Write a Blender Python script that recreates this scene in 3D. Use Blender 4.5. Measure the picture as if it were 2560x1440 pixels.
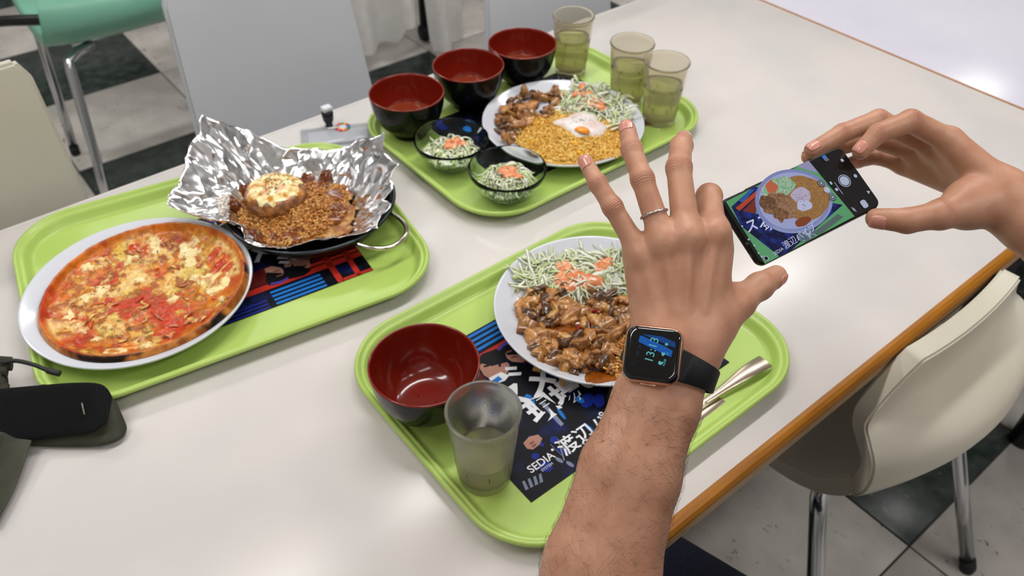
import bpy, bmesh, math, random
import numpy as np
from mathutils import Vector, Matrix, Quaternion
for o in list(bpy.data.objects): bpy.data.objects.remove(o)
SC=bpy.context.scene; COL=SC.collection
rnd=random.Random(7); NR=np.random.default_rng(11)
T=.70                      # table height over the floor
# ---------------- camera (calibrated on the table edges, 2560x1440 frame) ----------------
F=2020.0; CH=T+.70
RW=np.array([[.78039184,-.42119654,.46214938],[-.62523391,-.53559325,.56764639],[.0084334,-.73193807,-.68131897]])
def at(px,py,d):            # pixel + distance along the optical axis -> world point
    v=RW@(np.array([(px-1280)/F,(py-720)/F,1.])*d); return np.array([v[0],v[1],v[2]+CH])
def on(px,py,z=0.):         # pixel -> point on the plane z above the table top
    v=RW@np.array([(px-1280)/F,(py-720)/F,1.]); s=(T+z-CH)/v[2]; return np.array([v[0]*s,v[1]*s,T+z])
cam=bpy.data.cameras.new('camera'); co=bpy.data.objects.new('camera',cam); COL.objects.link(co)
cam.sensor_width=36; cam.lens=F/2560*36; cam.clip_start=.02; cam.clip_end=60
M=Matrix.Identity(4)
for i in range(3):
    M[i][0]=RW[i,0]; M[i][1]=-RW[i,1]; M[i][2]=-RW[i,2]
M[2][3]=CH; co.matrix_world=M
cam.dof.use_dof=True; cam.dof.focus_distance=.66; cam.dof.aperture_fstop=8.5
SC.camera=co
RIGHT=RW[:,0]; DOWN=RW[:,1]; FWD=RW[:,2]
# ---------------- world, exposure ----------------
W=bpy.data.worlds.new('world'); SC.world=W; W.use_nodes=True
W.node_tree.nodes['Background'].inputs[0].default_value=(.93,.96,1,1); W.node_tree.nodes['Background'].inputs[1].default_value=.25
SC.view_settings.view_transform='Standard'; SC.view_settings.look='None'; SC.view_settings.gamma=1; SC.view_settings.exposure=-0.86
SC.view_settings.use_curve_mapping=False
# ---------------- helpers ----------------
def lin(c): return tuple(((x/255)/12.92 if x/255<=.04045 else ((x/255+.055)/1.055)**2.4) for x in c)+(1.,)
def setin(b,n,v):
    if n in b.inputs: b.inputs[n].default_value=v
MATS={}
def mat(name,c=(200,200,200),rough=.5,metal=0.,spec=.5,c2=None,scale=20.,lo=.35,hi=.65,bump=0.,bscale=None,coat=0.,trans=0.,ior=1.45,sss=0.,sssr=(1,.35,.2),emit=0.,attr=None,detail=4.,stretch=None,alpha=1.,sheen=0.):
    if name in MATS: return MATS[name]
    m=bpy.data.materials.new(name); m.use_nodes=True; nt=m.node_tree; b=nt.nodes['Principled BSDF']; L=nt.links.new
    setin(b,'Base Color',lin(c)); setin(b,'Roughness',rough); setin(b,'Metallic',metal); setin(b,'Specular IOR Level',spec)
    setin(b,'Coat Weight',coat); setin(b,'Coat Roughness',.08); setin(b,'Transmission Weight',trans); setin(b,'IOR',ior); setin(b,'Alpha',alpha); setin(b,'Sheen Weight',sheen)
    if sss: setin(b,'Subsurface Weight',sss); setin(b,'Subsurface Radius',sssr); setin(b,'Subsurface Scale',.004)
    tc=nt.nodes.new('ShaderNodeTexCoord'); mp=nt.nodes.new('ShaderNodeMapping'); L(tc.outputs['Object'],mp.inputs[0])
    if stretch: mp.inputs['Scale'].default_value=stretch
    if attr:
        a=nt.nodes.new('ShaderNodeVertexColor'); a.layer_name=attr; col=a.outputs[0]
        if c2:
            n=nt.nodes.new('ShaderNodeTexNoise'); n.inputs['Scale'].default_value=scale; n.inputs['Detail'].default_value=detail; L(mp.outputs[0],n.inputs[0])
            r=nt.nodes.new('ShaderNodeValToRGB'); r.color_ramp.elements[0].position=lo; r.color_ramp.elements[1].position=hi
            r.color_ramp.elements[0].color=lin(c); r.color_ramp.elements[1].color=lin(c2); L(n.outputs[0],r.inputs[0])
            mx=nt.nodes.new('ShaderNodeMix'); mx.data_type='RGBA'; mx.blend_type='MULTIPLY'; mx.inputs[0].default_value=1
            L(col,mx.inputs[6]); L(r.outputs[0],mx.inputs[7]); col=mx.outputs[2]
        L(col,b.inputs['Base Color'])
        if emit: L(col,b.inputs['Emission Color']); setin(b,'Emission Strength',emit)
    elif c2:
        n=nt.nodes.new('ShaderNodeTexNoise'); n.inputs['Scale'].default_value=scale; n.inputs['Detail'].default_value=detail; L(mp.outputs[0],n.inputs[0])
        r=nt.nodes.new('ShaderNodeValToRGB'); r.color_ramp.elements[0].position=lo; r.color_ramp.elements[1].position=hi
        r.color_ramp.elements[0].color=lin(c); r.color_ramp.elements[1].color=lin(c2); L(n.outputs[0],r.inputs[0]); L(r.outputs[0],b.inputs['Base Color'])
    if emit and not attr: setin(b,'Emission Color',lin(c)); setin(b,'Emission Strength',emit)
    if bump:
        n=nt.nodes.new('ShaderNodeTexNoise'); n.inputs['Scale'].default_value=bscale or scale; n.inputs['Detail'].default_value=5; L(mp.outputs[0],n.inputs[0])
        bp=nt.nodes.new('ShaderNodeBump'); bp.inputs['Strength'].default_value=bump; bp.inputs['Distance'].default_value=.002; L(n.outputs[0],bp.inputs['Height']); L(bp.outputs[0],b.inputs['Normal'])
    MATS[name]=m; return m
def me(name,v,f,smooth=True,col=None):
    m=bpy.data.meshes.new(name); m.from_pydata([tuple(map(float,x)) for x in v],[],[tuple(int(i) for i in q) for q in f]); m.update()
    if smooth: m.polygons.foreach_set('use_smooth',[True]*len(m.polygons))
    if col is not None:
        a=m.color_attributes.new('Col','FLOAT_COLOR','POINT'); c=np.ones((len(v),4)); c[:,:3]=np.asarray(col)[:,:3]; a.data.foreach_set('color',c.ravel())
    return m
def tag(o,label=None,cat=None,group=None,kind=None):
    if label: o['label']=label
    if cat: o['category']=cat
    if group: o['group']=group
    if kind: o['kind']=kind
    return o
def ob(name,mesh,material=None,parent=None,loc=None,rot=None):
    o=bpy.data.objects.new(name,mesh); COL.objects.link(o)
    if material is not None and mesh is not None and not mesh.materials:
        for x in (material if isinstance(material,(list,tuple)) else [material]): mesh.materials.append(x)
    if parent is not None: o.parent=parent
    if loc is not None: o.location=loc
    if rot is not None: o.rotation_euler=rot
    return o
def empty(name,loc=(0,0,0),rz=0.):
    o=bpy.data.objects.new(name,None); COL.objects.link(o); o.location=loc; o.rotation_euler=(0,0,rz); o.empty_display_size=.02; return o
def copy_tree(o,parent=None):
    c=o.copy(); COL.objects.link(c); c.parent=parent
    for ch in o.children: copy_tree(ch,c)
    return c
class MB:                       # mesh collector
    def __init__(s): s.v=[]; s.f=[]; s.c=[]
    def add(s,v,f,col=None):
        n=len(s.v); s.v+= [tuple(x) for x in v]; s.f+=[tuple(i+n for i in q) for q in f]
        if col is not None: s.c+=[tuple(col)]*len(v) if np.ndim(col)==1 else [tuple(x) for x in col]
        return s
    def mesh(s,name,smooth=True): return me(name,s.v,s.f,smooth,s.c if s.c else None)
def lathe(prof,n=64,cap0=False,cap1=False):
    v=[];f=[];k=len(prof)
    for j in range(n):
        a=2*math.pi*j/n; c,s=math.cos(a),math.sin(a)
        for r,z in prof: v.append((r*c,r*s,z))
    for j in range(n):
        for i in range(k-1):
            a=j*k+i; b=((j+1)%n)*k+i; f.append((a,b,b+1,a+1))
    if cap0: f.append(tuple(j*k for j in range(n))[::-1])
    if cap1: f.append(tuple(j*k+k-1 for j in range(n)))
    return v,f
def tube(path,rad,n=12,closed=False,caps=True,up=None,flat=1.):
    P=np.array([np.array(p,float) for p in path]); m=len(P); v=[];f=[]
    R=np.array(rad if np.ndim(rad) else [rad]*m,float)
    Tn=np.zeros_like(P)
    for i in range(m):
        a=P[(i-1)%m] if (closed or i>0) else P[i]; b=P[(i+1)%m] if (closed or i<m-1) else P[i]
        t=b-a; Tn[i]=t/(np.linalg.norm(t)+1e-12)
    N=np.array(up if up is not None else ((0,0,1) if abs(Tn[0][2])<.9 else (1,0,0)),float)
    for i in range(m):
        N=N-Tn[i]*(N@Tn[i]); N/=np.linalg.norm(N)+1e-12
        if up is not None:
            N=np.array(up,float); N=N-Tn[i]*(N@Tn[i]); N/=np.linalg.norm(N)+1e-12
        B=np.cross(Tn[i],N)
        for j in range(n):
            a=2*math.pi*j/n; v.append(P[i]+R[i]*(math.cos(a)*N*flat+math.sin(a)*B))
    for i in range(m if closed else m-1):
        for j in range(n):
            a=i*n+j; b=i*n+(j+1)%n; c=((i+1)%m)*n+j; d=((i+1)%m)*n+(j+1)%n; f.append((a,b,d,c))
    if caps and not closed: f.append(tuple(range(n))[::-1]); f.append(tuple((m-1)*n+j for j in range(n)))
    return v,f
def box(c,s):
    x,y,z=c; a,b,d=[q/2 for q in s]
    v=[(x+i*a,y+j*b,z+k*d) for i in(-1,1) for j in(-1,1) for k in(-1,1)]
    return v,[(0,1,3,2),(4,6,7,5),(0,4,5,1),(2,3,7,6),(0,2,6,4),(1,5,7,3)]
def bevel(mesh,w,seg=2):
    bm=bmesh.new(); bm.from_mesh(mesh); bmesh.ops.bevel(bm,geom=list(bm.edges),offset=w,segments=seg,affect='EDGES',profile=.5); bm.to_mesh(mesh); bm.free()
    mesh.polygons.foreach_set('use_smooth',[True]*len(mesh.polygons)); mesh.set_sharp_from_angle(angle=math.radians(50)); return mesh
def rrect(w,d,r,n=10):
    out=[]
    for cx,cy,a0 in ((w/2-r,d/2-r,0),(-w/2+r,d/2-r,90),(-w/2+r,-d/2+r,180),(w/2-r,-d/2+r,270)):
        for i in range(n+1):
            a=math.radians(a0+90*i/n); out.append((cx+r*math.cos(a),cy+r*math.sin(a)))
    return out
def grid(fn,nu,nv,closed_u=False):
    v=[];f=[]
    for i in range(nu+(0 if closed_u else 1)):
        for j in range(nv+1): v.append(fn(i/nu,j/nv))
    k=nv+1; m=nu if closed_u else nu
    for i in range(m):
        for j in range(nv):
            a=i*k+j; b=((i+1)%(nu if closed_u else nu+1))*k+j; f.append((a,b,b+1,a+1))
    return v,f
def cr(P,t):                     # Catmull-Rom on a list of points, t in 0..1
    P=np.asarray(P,float); n=len(P)-1; x=min(max(t,0),1)*n; i=min(int(x),n-1); u=x-i
    a,b,c,d=P[max(i-1,0)],P[i],P[i+1],P[min(i+2,n)]
    return .5*((2*b)+(-a+c)*u+(2*a-5*b+4*c-d)*u*u+(-a+3*b-3*c+d)*u**3)
def hash3(i,j,k,s):
    n=(i*374761393+j*668265263+k*2147483647+s*1274126177)&0xffffffff
    n=((n^(n>>13))*1274126177)&0xffffffff; n=(n^(n>>16))&0xffffffff; return n/4294967295.
def vn(P,scale=1.,seed=0):       # value noise 0..1, numpy
    P=np.asarray(P,float)*scale; I=np.floor(P).astype(np.int64); u=P-I; u=u*u*(3-2*u); r=0
    for a in (0,1):
        for b in (0,1):
            for c in (0,1):
                w=(u[:,0] if a else 1-u[:,0])*(u[:,1] if b else 1-u[:,1])*(u[:,2] if c else 1-u[:,2])
                r=r+w*hash3(I[:,0]+a,I[:,1]+b,I[:,2]+c,seed)
    return r
def fbm(P,scale=1.,oct=4,seed=0):
    r=0;a=.5;t=0
    for o in range(oct): r=r+a*vn(P,scale*2**o,seed+o); t+=a; a*=.55
    return r/t
def sst(a,b,x): x=np.clip((x-a)/(b-a),0,1); return x*x*(3-2*x)
def text(body,size,name='lettering',bold=0.,shear=0.,extr=.0):
    c=bpy.data.curves.new(name,'FONT'); c.body=body; c.size=size; c.offset=bold; c.shear=shear; c.extrude=extr; c.resolution_u=3
    o=bpy.data.objects.new(name,c); COL.objects.link(o)
    m=bpy.data.meshes.new_from_object(o.evaluated_get(bpy.context.evaluated_depsgraph_get())); bpy.data.objects.remove(o); bpy.data.curves.remove(c)
    m.materials.clear(); return m
def put_mesh(m,Mx):
    m.transform(Mx); return m
# ---------------- room: floor with tiles, ceiling, walls, ceiling lamps ----------------
FX0,FY0,SX,SY=1.092,.137,.42,.445
fl=ob('floor',me('floor',*box((1.2,2.2,-.012),(6.4,7.6,.02)),smooth=False),mat('grout',(70,66,62),.8)); tag(fl,kind='structure',label='vinyl tiled floor of cream and dark green tiles')
mlt=mat('tile_light',(186,181,174),.28,c2=(204,199,192),scale=9,lo=.35,hi=.6,spec=.4)
mdk=mat('tile_dark',(38,48,44),.3,c2=(66,76,71),scale=26,lo=.4,hi=.68,spec=.4)
def flecks(m,c,thr,sc):
    nt=m.node_tree; b=nt.nodes['Principled BSDF']; L=nt.links.new; src=b.inputs['Base Color'].links[0].from_socket
    tc=nt.nodes.new('ShaderNodeTexCoord'); mp=nt.nodes.new('ShaderNodeMapping'); mp.inputs['Scale'].default_value=(1,.55,1); mp.inputs['Rotation'].default_value=(0,0,.5); L(tc.outputs['Object'],mp.inputs[0])
    n=nt.nodes.new('ShaderNodeTexNoise'); n.inputs['Scale'].default_value=sc; n.inputs['Detail'].default_value=2; n.inputs['Distortion'].default_value=1.2; L(mp.outputs[0],n.inputs[0])
    r=nt.nodes.new('ShaderNodeValToRGB'); r.color_ramp.elements[0].position=thr; r.color_ramp.elements[1].position=thr+.03; L(n.outputs[0],r.inputs[0])
    mx=nt.nodes.new('ShaderNodeMix'); mx.data_type='RGBA'; L(r.outputs[0],mx.inputs[0]); L(src,mx.inputs[6]); mx.inputs[7].default_value=lin(c); L(mx.outputs[2],b.inputs['Base Color'])
flecks(mlt,(112,100,98),.69,55); flecks(mdk,(112,122,116),.7,60)
tm=bevel(me('tile',*box((0,0,.002),(SX-.004,SY-.004,.004)),smooth=False),.0008,1); tm.materials.append(mlt)
tmd=tm.copy(); tmd.materials.clear(); tmd.materials.append(mdk)
for i in range(-7,6):
    for j in range(-3,11):
        d=(i%2==0 and j%2==0)
        o=ob('tile',tmd if d else tm,None,fl,(FX0+(i+.5)*SX,FY0+(j+.5)*SY,-.002))
mcl=mat('ceiling_paint',(225,224,220),.8); mwl=mat('wall_paint',(206,204,202),.8,c2=(196,194,192),scale=3)
tag(ob('ceiling',me('ceiling',*box((1.2,2.2,2.66),(6.4,7.6,.08)),smooth=False),mcl),kind='structure')
for nm,c,s in (('wall_left',(-1.98,2.2,1.31),(.04,7.6,2.62)),('wall_right',(4.38,2.2,1.31),(.04,7.6,2.62)),('wall_back',(1.2,6.0,1.31),(6.4,.04,2.62)),('wall_front',(1.2,-1.6,1.31),(6.4,.04,2.62))):
    tag(ob(nm,me(nm,*box(c,s),smooth=False),mwl),kind='structure')
mh=mat('lamp_housing',(235,235,232),.5); mt=mat('lamp_tube',(255,250,242),.5,emit=9.)
def tube_lamp(x,y,pw,c,where):
    e=empty('ceiling_lamp',(x,y,2.62)); tag(e,'white ceiling fluorescent lamp '+where,'lamp','fluorescent lamps on the ceiling')
    ob('housing',bevel(me('housing',*box((0,0,-.03),(1.24,.2,.06)),smooth=False),.008),mh,e)
    for s in (-1,1): ob('tube',me('tube',*tube([(-.58,s*.05,-.075),(.58,s*.05,-.075)],.013,12)),mt,e)
    l=bpy.data.lights.new('lamp_light','AREA'); l.shape='RECTANGLE'; l.size=1.2; l.size_y=.16; l.energy=pw; l.color=c
    o=bpy.data.objects.new('lamp_light',l); COL.objects.link(o); o.parent=e; o.location=(0,0,-.095)
WHITE=(1,.985,.985)
for x,y,p,w in ((-.6,.95,22,'over the table end'),(1.0,.95,30,'over the middle of the table'),(2.6,.95,24,'over the neighbouring table'),(-.6,2.9,22,'over the mint green chair'),(1.0,2.9,24,'over the draped cart'),(2.6,2.9,20,'near the far wall'),(-.6,-.9,10,'behind the person'),(1.2,-.9,26,'behind the tucked chair')):
    tube_lamp(x,y,p,WHITE,w)
# ---------------- tables ----------------
mtop=mat('table_laminate',(203,199,196),.22,c2=(212,206,201),scale=5.5,lo=.4,hi=.62,spec=.45,detail=2)
mwood=mat('edge_wood',(146,90,12),.42,c2=(166,106,20),scale=14,stretch=(1,14,14),spec=.3)
mwood2=mat('edge_wood_pale',(160,128,92),.45,c2=(174,142,106),scale=14,stretch=(1,14,14))
mleg=mat('dark_steel',(58,58,60),.35,metal=.8)
X0,X1,Y0,Y1=-.366,1.434,.2226,1.1065
def table(name,x0,x1,y0,y1,top,label,dz=0.,back=None):
    t=empty(name,((x0+x1)/2,(y0+y1)/2,0)); tag(t,label,'table'); w,d=x1-x0,y1-y0; z=T+dz
    ob('table_top',bevel(me('table_top',*box((0,0,z-.014),(w-.008,d-.008,.028)),smooth=False),.002),top,t)
    # solid wood edging with rounded upper arris, four mitred sides
    def edge(sx,sy,L,ax):
        prof=[(-.004,0.0005),(.001,.0004),(.0055,-.0016),(.0085,-.006),(.0085,-.011),(-.004,-.011)]
        prof2=[(-.004,-.011),(.0075,-.011),(.0075,-.029),(.005,-.032),(-.004,-.032)]
        for pf,m,nm in ((prof,(back if back and sy==1 else mwood),'edge_band'),(prof2,(back if back and sy==1 else mwood2),'edge_apron')):
            v=[]
            for k in (-1,1):
                for o_,h in pf:
                    l=k*(L/2+o_)
                    v.append((l,sy*(d/2-.004+o_),z+h) if ax=='x' else (sx*(w/2-.004+o_),l,z+h))
            n=len(pf); f=[(i,(i+1)%n,n+(i+1)%n,n+i) for i in range(n)]+[tuple(range(n)),tuple(range(2*n-1,n-1,-1))]
            bm=bmesh.new(); mm=me(nm,v,f,False); bm.from_mesh(mm); bmesh.ops.recalc_face_normals(bm,faces=bm.faces); bm.to_mesh(mm); bm.free()
            ob(nm,mm,m,t)
    edge(0,-1,w-.008,'x'); edge(0,1,w-.008,'x'); edge(1,0,d-.008,'y'); edge(-1,0,d-.008,'y')
    for a in (-1,1):
        for b in (-1,1):
            ob('leg',me('leg',*tube([(a*(w/2-.055),b*(d/2-.075),z-.03),(a*(w/2-.055),b*(d/2-.075),.002)],.025,16)),mleg,t)
    return t
table('dining_table',X0,X1,Y0,Y1,mtop,'cream laminate dining table with wood edging, set with three trays',0.,mtop)
mtop2=mat('table_laminate_cool',(196,194,206),.2,c2=(204,202,212),scale=4)
table('dining_table',X1+.012,X1+1.5,.05,1.6,mtop2,'bare pale lavender table beside the laid table',-.012)
# ---------------- chairs ----------------
mcream=mat('shell_cream',(205,199,180),.38,c2=(212,207,192),scale=4,spec=.4); mchrome=mat('chrome',(196,198,202),.16,metal=1.)
mteal=mat('shell_mint',(118,176,152),.35,c2=(126,184,160),scale=4,spec=.4); mrub=mat('rubber_black',(22,22,23),.6)
PROF=[(.60,-.234,.19,0),(.52,-.220,.198,0),(.42,-.227,.203,0),(.31,-.230,.206,0),(.25,-.223,.207,.006),(.208,-.203,.207,.018),(.180,-.172,.206,.036),(.168,-.142,.203,.048),(.172,-.114,.197,.048),(.190,-.094,.190,.038),(.203,-.082,.184,.028),(.2085,-.068,.175,.018),(.208,-.045,.157,.011),(.205,-.02,.136,.009),(.201,.002,.114,.008)]
def shell_chair(name,shell,loc,rz,label,group=None):
    e=empty(name,loc,rz); tag(e,label,'chair',group)
    P=np.array(PROF); ns,nu=52,18; v=[];f=[]
    # chair-local: facing +y, origin on the floor under y=.38
    base=[]
    for i in range(ns+1):
        y,z,w,b=cr(P,i/ns)
        for j in range(nu+1):
            u=-1+2*j/nu
            base.append(np.array([u*w, y-.38-b*(1-u*u), z+T+.012*abs(u)**4*(1 if i<ns*.45 else 0)]))
    B=np.array(base).reshape(ns+1,nu+1,3)
    N=np.cross(np.gradient(B,axis=1),np.gradient(B,axis=0)); N/=np.linalg.norm(N,axis=2,keepdims=True)
    # N points to the sitter's side
    if N[10,9,2]<0: N=-N
    th=.026
    In=B+N*th*.5; Out=B-N*th*.5
    m=MB(); k=nu+1; V=np.concatenate([In.reshape(-1,3),Out.reshape(-1,3)]); n=(ns+1)*k; F_=[]
    for i in range(ns):
        for j in range(nu):
            a=i*k+j; F_.append((a,a+1,a+k+1,a+k)); F_.append((n+a,n+a+k,n+a+k+1,n+a+1))
    for i in range(ns):
        for j in (0,nu):
            a=i*k+j; F_.append((a,a+k,n+a+k,n+a) if j==0 else (a,n+a,n+a+k,a+k))
    for j in range(nu):
        for i in (0,ns):
            a=i*k+j; F_.append((a,n+a,n+a+1,a+1) if i==0 else (a,a+1,n+a+1,n+a))
    mm=me('shell',V,F_); bm=bmesh.new(); bm.from_mesh(mm); bmesh.ops.recalc_face_normals(bm,faces=bm.faces)
    bm.faces.ensure_lookup_table(); side=set(bm.faces[i] for i in range(2*ns*nu,len(bm.faces))); ee=[x for x in bm.edges if len(x.link_faces)==2 and (x.link_faces[0] in side)!=(x.link_faces[1] in side)]; bmesh.ops.bevel(bm,geom=ee,offset=.003,segments=2,affect='EDGES'); bm.to_mesh(mm); bm.free()
    mm.polygons.foreach_set('use_smooth',[True]*len(mm.polygons)); mm.set_sharp_from_angle(angle=math.radians(60))
    ob('shell',mm,shell,e)
    for s in (-1,1):
        for top,foot,nm in (((s*.17,-.165,.448),(s*.242,-.335,.012),'leg'),((s*.17,.13,.452),(s*.2,.17,.012),'leg')):
            t=np.array(top); b=np.array(foot); a=np.array((s*.10,top[1]+(.03 if top[1]<0 else -.02),top[2]+.003))
            L_=ob(nm,me(nm,*tube([a,a*.4+t*.6,t+(b-t)*.02,t+(b-t)*.07,t+(b-t)*.15,t+(b-t)*.5,b],.0125,16)),mchrome,e)
            ob('foot_cap',me('foot_cap',*tube([b+(t-b)*.05,b,b-(0,0,.01)],[.0142,.0142,.013],16)),mrub,L_)
    ob('cross_bar',me('cross_bar',*tube([(-.14,-.1,.452),(.14,-.1,.452)],.01,10)),mchrome,e)
    return e
CH1=shell_chair('shell_chair',mcream,(.890,.38,0),0,'cream low-back shell chair tucked under the wood-edged table front')
CH2=shell_chair('shell_chair',mteal,(.475,.38+1.91,0),0,'mint green shell chair standing behind the white chairs')
def strapband(pts,w,th,up,n=40):
    m=[];P=[cr(pts,i/n) for i in range(n+1)]; return P
ob('armrest_strap',me('armrest_strap',*tube([cr([(-.17,-.19,.555),(-.24,-.13,.55),(-.31,-.05,.54),(-.335,0.,.57),(-.31,.02,.63),(-.24,-.01,.67),(-.13,-.13,.67)],i/30) for i in range(31)],.013,10,up=(0,0,1),flat=1)),mat('black_plastic',(18,18,19),.4),CH2)
mwhite=mat('panel_white',(194,197,203),.4,c2=(200,203,208),scale=3,spec=.35); mivory=mat('panel_ivory',(190,187,172),.4,c2=(198,195,180),scale=3,spec=.35)
def panel_chair(shell,x,yb,label,lean=.06,wt=.155,wb=.185):
    e=empty('panel_chair',(x,yb+.2,0)); tag(e,label,'chair','tall-backed chairs along the far side of the table')
    def fn(u,v,side):
        w=wb+(wt-wb)*v; s=-1+2*u; z=.42+.465*v; y=-.2+lean*(v-.5)+.006*(s*s)
        r=max(0,(v-.955)/.045); w-=.012*r*r
        return (s*w,y+side,z)
    nu,nv=14,18; v=[];f=[]
    for side in (-.009,.009):
        for i in range(nu+1):
            for j in range(nv+1): v.append(fn(i/nu,j/nv,side))
    k=nv+1; n=(nu+1)*k
    for i in range(nu):
        for j in range(nv):
            a=i*k+j; f+=[(a,a+k,a+k+1,a+1),(n+a,n+a+1,n+a+k+1,n+a+k)]
    for i in range(nu):
        for j in (0,nv): a=i*k+j; f.append((a,n+a,n+a+k,a+k))
    for j in range(nv):
        for i in (0,nu): a=i*k+j; f.append((a,a+1,n+a+1,n+a))
    mm=me('backrest',v,f); bm=bmesh.new(); bm.from_mesh(mm); bmesh.ops.recalc_face_normals(bm,faces=bm.faces)
    ee=[q for q in bm.edges if len(q.link_faces)==2 and q.calc_face_angle(0)>.9]; bmesh.ops.bevel(bm,geom=ee,offset=.004,segments=2,affect='EDGES'); bm.to_mesh(mm); bm.free()
    mm.polygons.foreach_set('use_smooth',[True]*len(mm.polygons)); mm.set_sharp_from_angle(angle=math.radians(50))
    e2=empty('x'); bpy.data.objects.remove(e2)
    # back faces the table: sitter side is -y, so the chair stands with its back at +y
    ob('backrest',mm,shell,e)
    ob('seat',bevel(me('seat',*box((0,-.40,.43),(.37,.40,.022)),smooth=False),.008),shell,e)
    for a in (-1,1):
        for top,foot in (((a*.15,-.56,.42),(a*.165,-.59,.002)),((a*.15,-.24,.42),(a*.185,-.15,.002))):
            ob('leg',me('leg',*tube([top,foot],.011,12)),mchrome,e)
    return e
panel_chair(mwhite,.500,1.262,'white tall-backed chair standing behind the foil-lined skillet')
panel_chair(mivory,-.062,1.15,'ivory tall-backed chair standing behind the pizza plate',wt=.181,wb=.185)
panel_chair(mwhite,1.09,1.215,'white tall-backed chair standing behind the row of soup bowls')
# draped cart far behind
mcl2=mat('cloth_white',(214,212,208),.85,c2=(206,203,199),scale=30,bump=.1,bscale=300,sheen=.2)
cart=empty('draped_cart',(1.35,2.64,0)); tag(cart,'white cloth draped over a dark-legged cart behind the chairs','cart')
hem=[(-.52,.115),(-.30,.10),(-.16,.17),(-.05,.25),(.02,.30),(.06,.29),(.1,.04),(.2,.03),(.3,.02)]
def clothfn(u,v):
    x=-.55+.85*u; ph=u*34
    hz=float(np.interp(x,[h[0] for h in hem],[h[1] for h in hem])) if False else float(np.interp(x,[-.55,.0,.02,.06,.07,.14,.15,.30],[.10,.105,.16,.165,.24,.25,.02,.015]))
    z=.92+(hz-.92)*v
    amp=.008+.03*v
    return (x,-.28+amp*math.sin(ph)+.012*math.sin(ph*.43+1)*v-.05*v,z)
cm=me('cloth',*grid(clothfn,140,30)); ob('cloth',cm,mcl2,cart)
ob('top_board',bevel(me('top_board',*box((-.12,.02,.915),(.9,.6,.03)),smooth=False),.005),mcl2,cart)
for a,b in ((-.48,-.2),(.2,-.2),(-.48,.25),(.2,.25)):
    ob('leg',me('leg',*tube([(a,b,.9),(a,b,.06)],.016,10)),mrub,cart)
    ob('caster',me('caster',*tube([(a+.012,b,.033),(a-.012,b,.033)],.032,18)),mrub,cart)
# ---------------- trays ----------------
mtray=mat('tray_green',(174,200,104),.3,c2=(168,196,96),scale=7,spec=.45)
mtw=mtray
def tray(cx,cy,w,d,rz,label):
    R_=.082; prof=[(.033,.0),(.0325,.004),(.031,.0042),(.0275,.0048),(.024,.0075),(.0195,.0135),(.0165,.0165),(.0145,.0172),(.0125,.0168),(.0105,.0172),(.0075,.0205),(.0045,.0215),(.0015,.0208),(0,.0185),(.0004,.0165),(.0025,.0155),(.008,.0145),(.014,.012),(.021,.003),(.027,.0)]
    v=[];f=[];rings=[]; prof=[(i_*.68,z_) for i_,z_ in prof]
    for ins,z in prof:
        rings.append(len(v)); v+=[(x,y,z) for x,y in rrect(w-2*ins,d-2*ins,R_-ins,14)]
    n=rings[1]
    for a,b in zip(rings[1:],rings[2:]):
        for i in range(n): f.append((a+i,a+(i+1)%n,b+(i+1)%n,b+i))
    a=rings[1]; f.append(tuple(a+i for i in range(n)))
    b=rings[-1]; f.append(tuple(b+i for i in range(n))[::-1])
    v2=v; mm=me('tray',v2,f); bm=bmesh.new(); bm.from_mesh(mm); bmesh.ops.delete(bm,geom=[q for q in bm.verts if not q.link_faces],context='VERTS'); bmesh.ops.recalc_face_normals(bm,faces=bm.faces); bm.to_mesh(mm); bm.free()
    mm.polygons.foreach_set('use_smooth',[True]*len(mm.polygons)); mm.set_sharp_from_angle(angle=math.radians(70))
    return tag(ob('serving_tray',mm,mtray,None,(cx,cy,T+.0005),(0,0,rz)),label,'tray')
TN=tray(.4485,.4385,.436,.353,0,'lime green tray under the photographed chicken plate')
TL=tray(.2115,.8565,.475,.378,math.radians(-9),'lime green tray holding the pizza and the foil skillet')
TF=tray(.742,.859,.470,.366,0,'lime green tray holding three soup bowls and the egg rice plate')
ZF=T+.0047                       # tray floor
# ---------------- printed leaflets ----------------
mblk=mat('print_navy',(8,9,18),.5,c2=(18,30,90),scale=28,lo=.52,hi=.75,spec=.15)
def pm(name,c,**k): return mat('print_'+name,c,.5,spec=.15,**k)
LX,LY,LW,LH=.293,.326,.297,.222
def lf(px,py): p=on(px,py,.0055); return (p[0]-LX,p[1]-LY)
ART=[]                            # (name, material, list of polygons, layer)
def P2(pts): return [lf(*p) for p in pts]
def ell(cx,cy,a,b,n=20,rot=0): return [(cx+a*math.cos(t)*math.cos(rot)-b*math.sin(t)*math.sin(rot),cy+a*math.cos(t)*math.sin(rot)+b*math.sin(t)*math.cos(rot)) for t in [2*math.pi*i/n for i in range(n)]]
blue=pm('blue',(30,110,190)); red=pm('red',(176,44,30)); skin=pm('skin',(168,122,106)); drk=pm('dark',(16,16,20)); wht=pm('white',(222,222,226)); pur=pm('purple',(70,60,150)); dbl=pm('deep_blue',(24,40,130)); dred=pm('dark_red',(92,22,18)); grey=pm('grey',(120,128,150)); sha=pm('shade_skin',(120,78,68))
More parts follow.
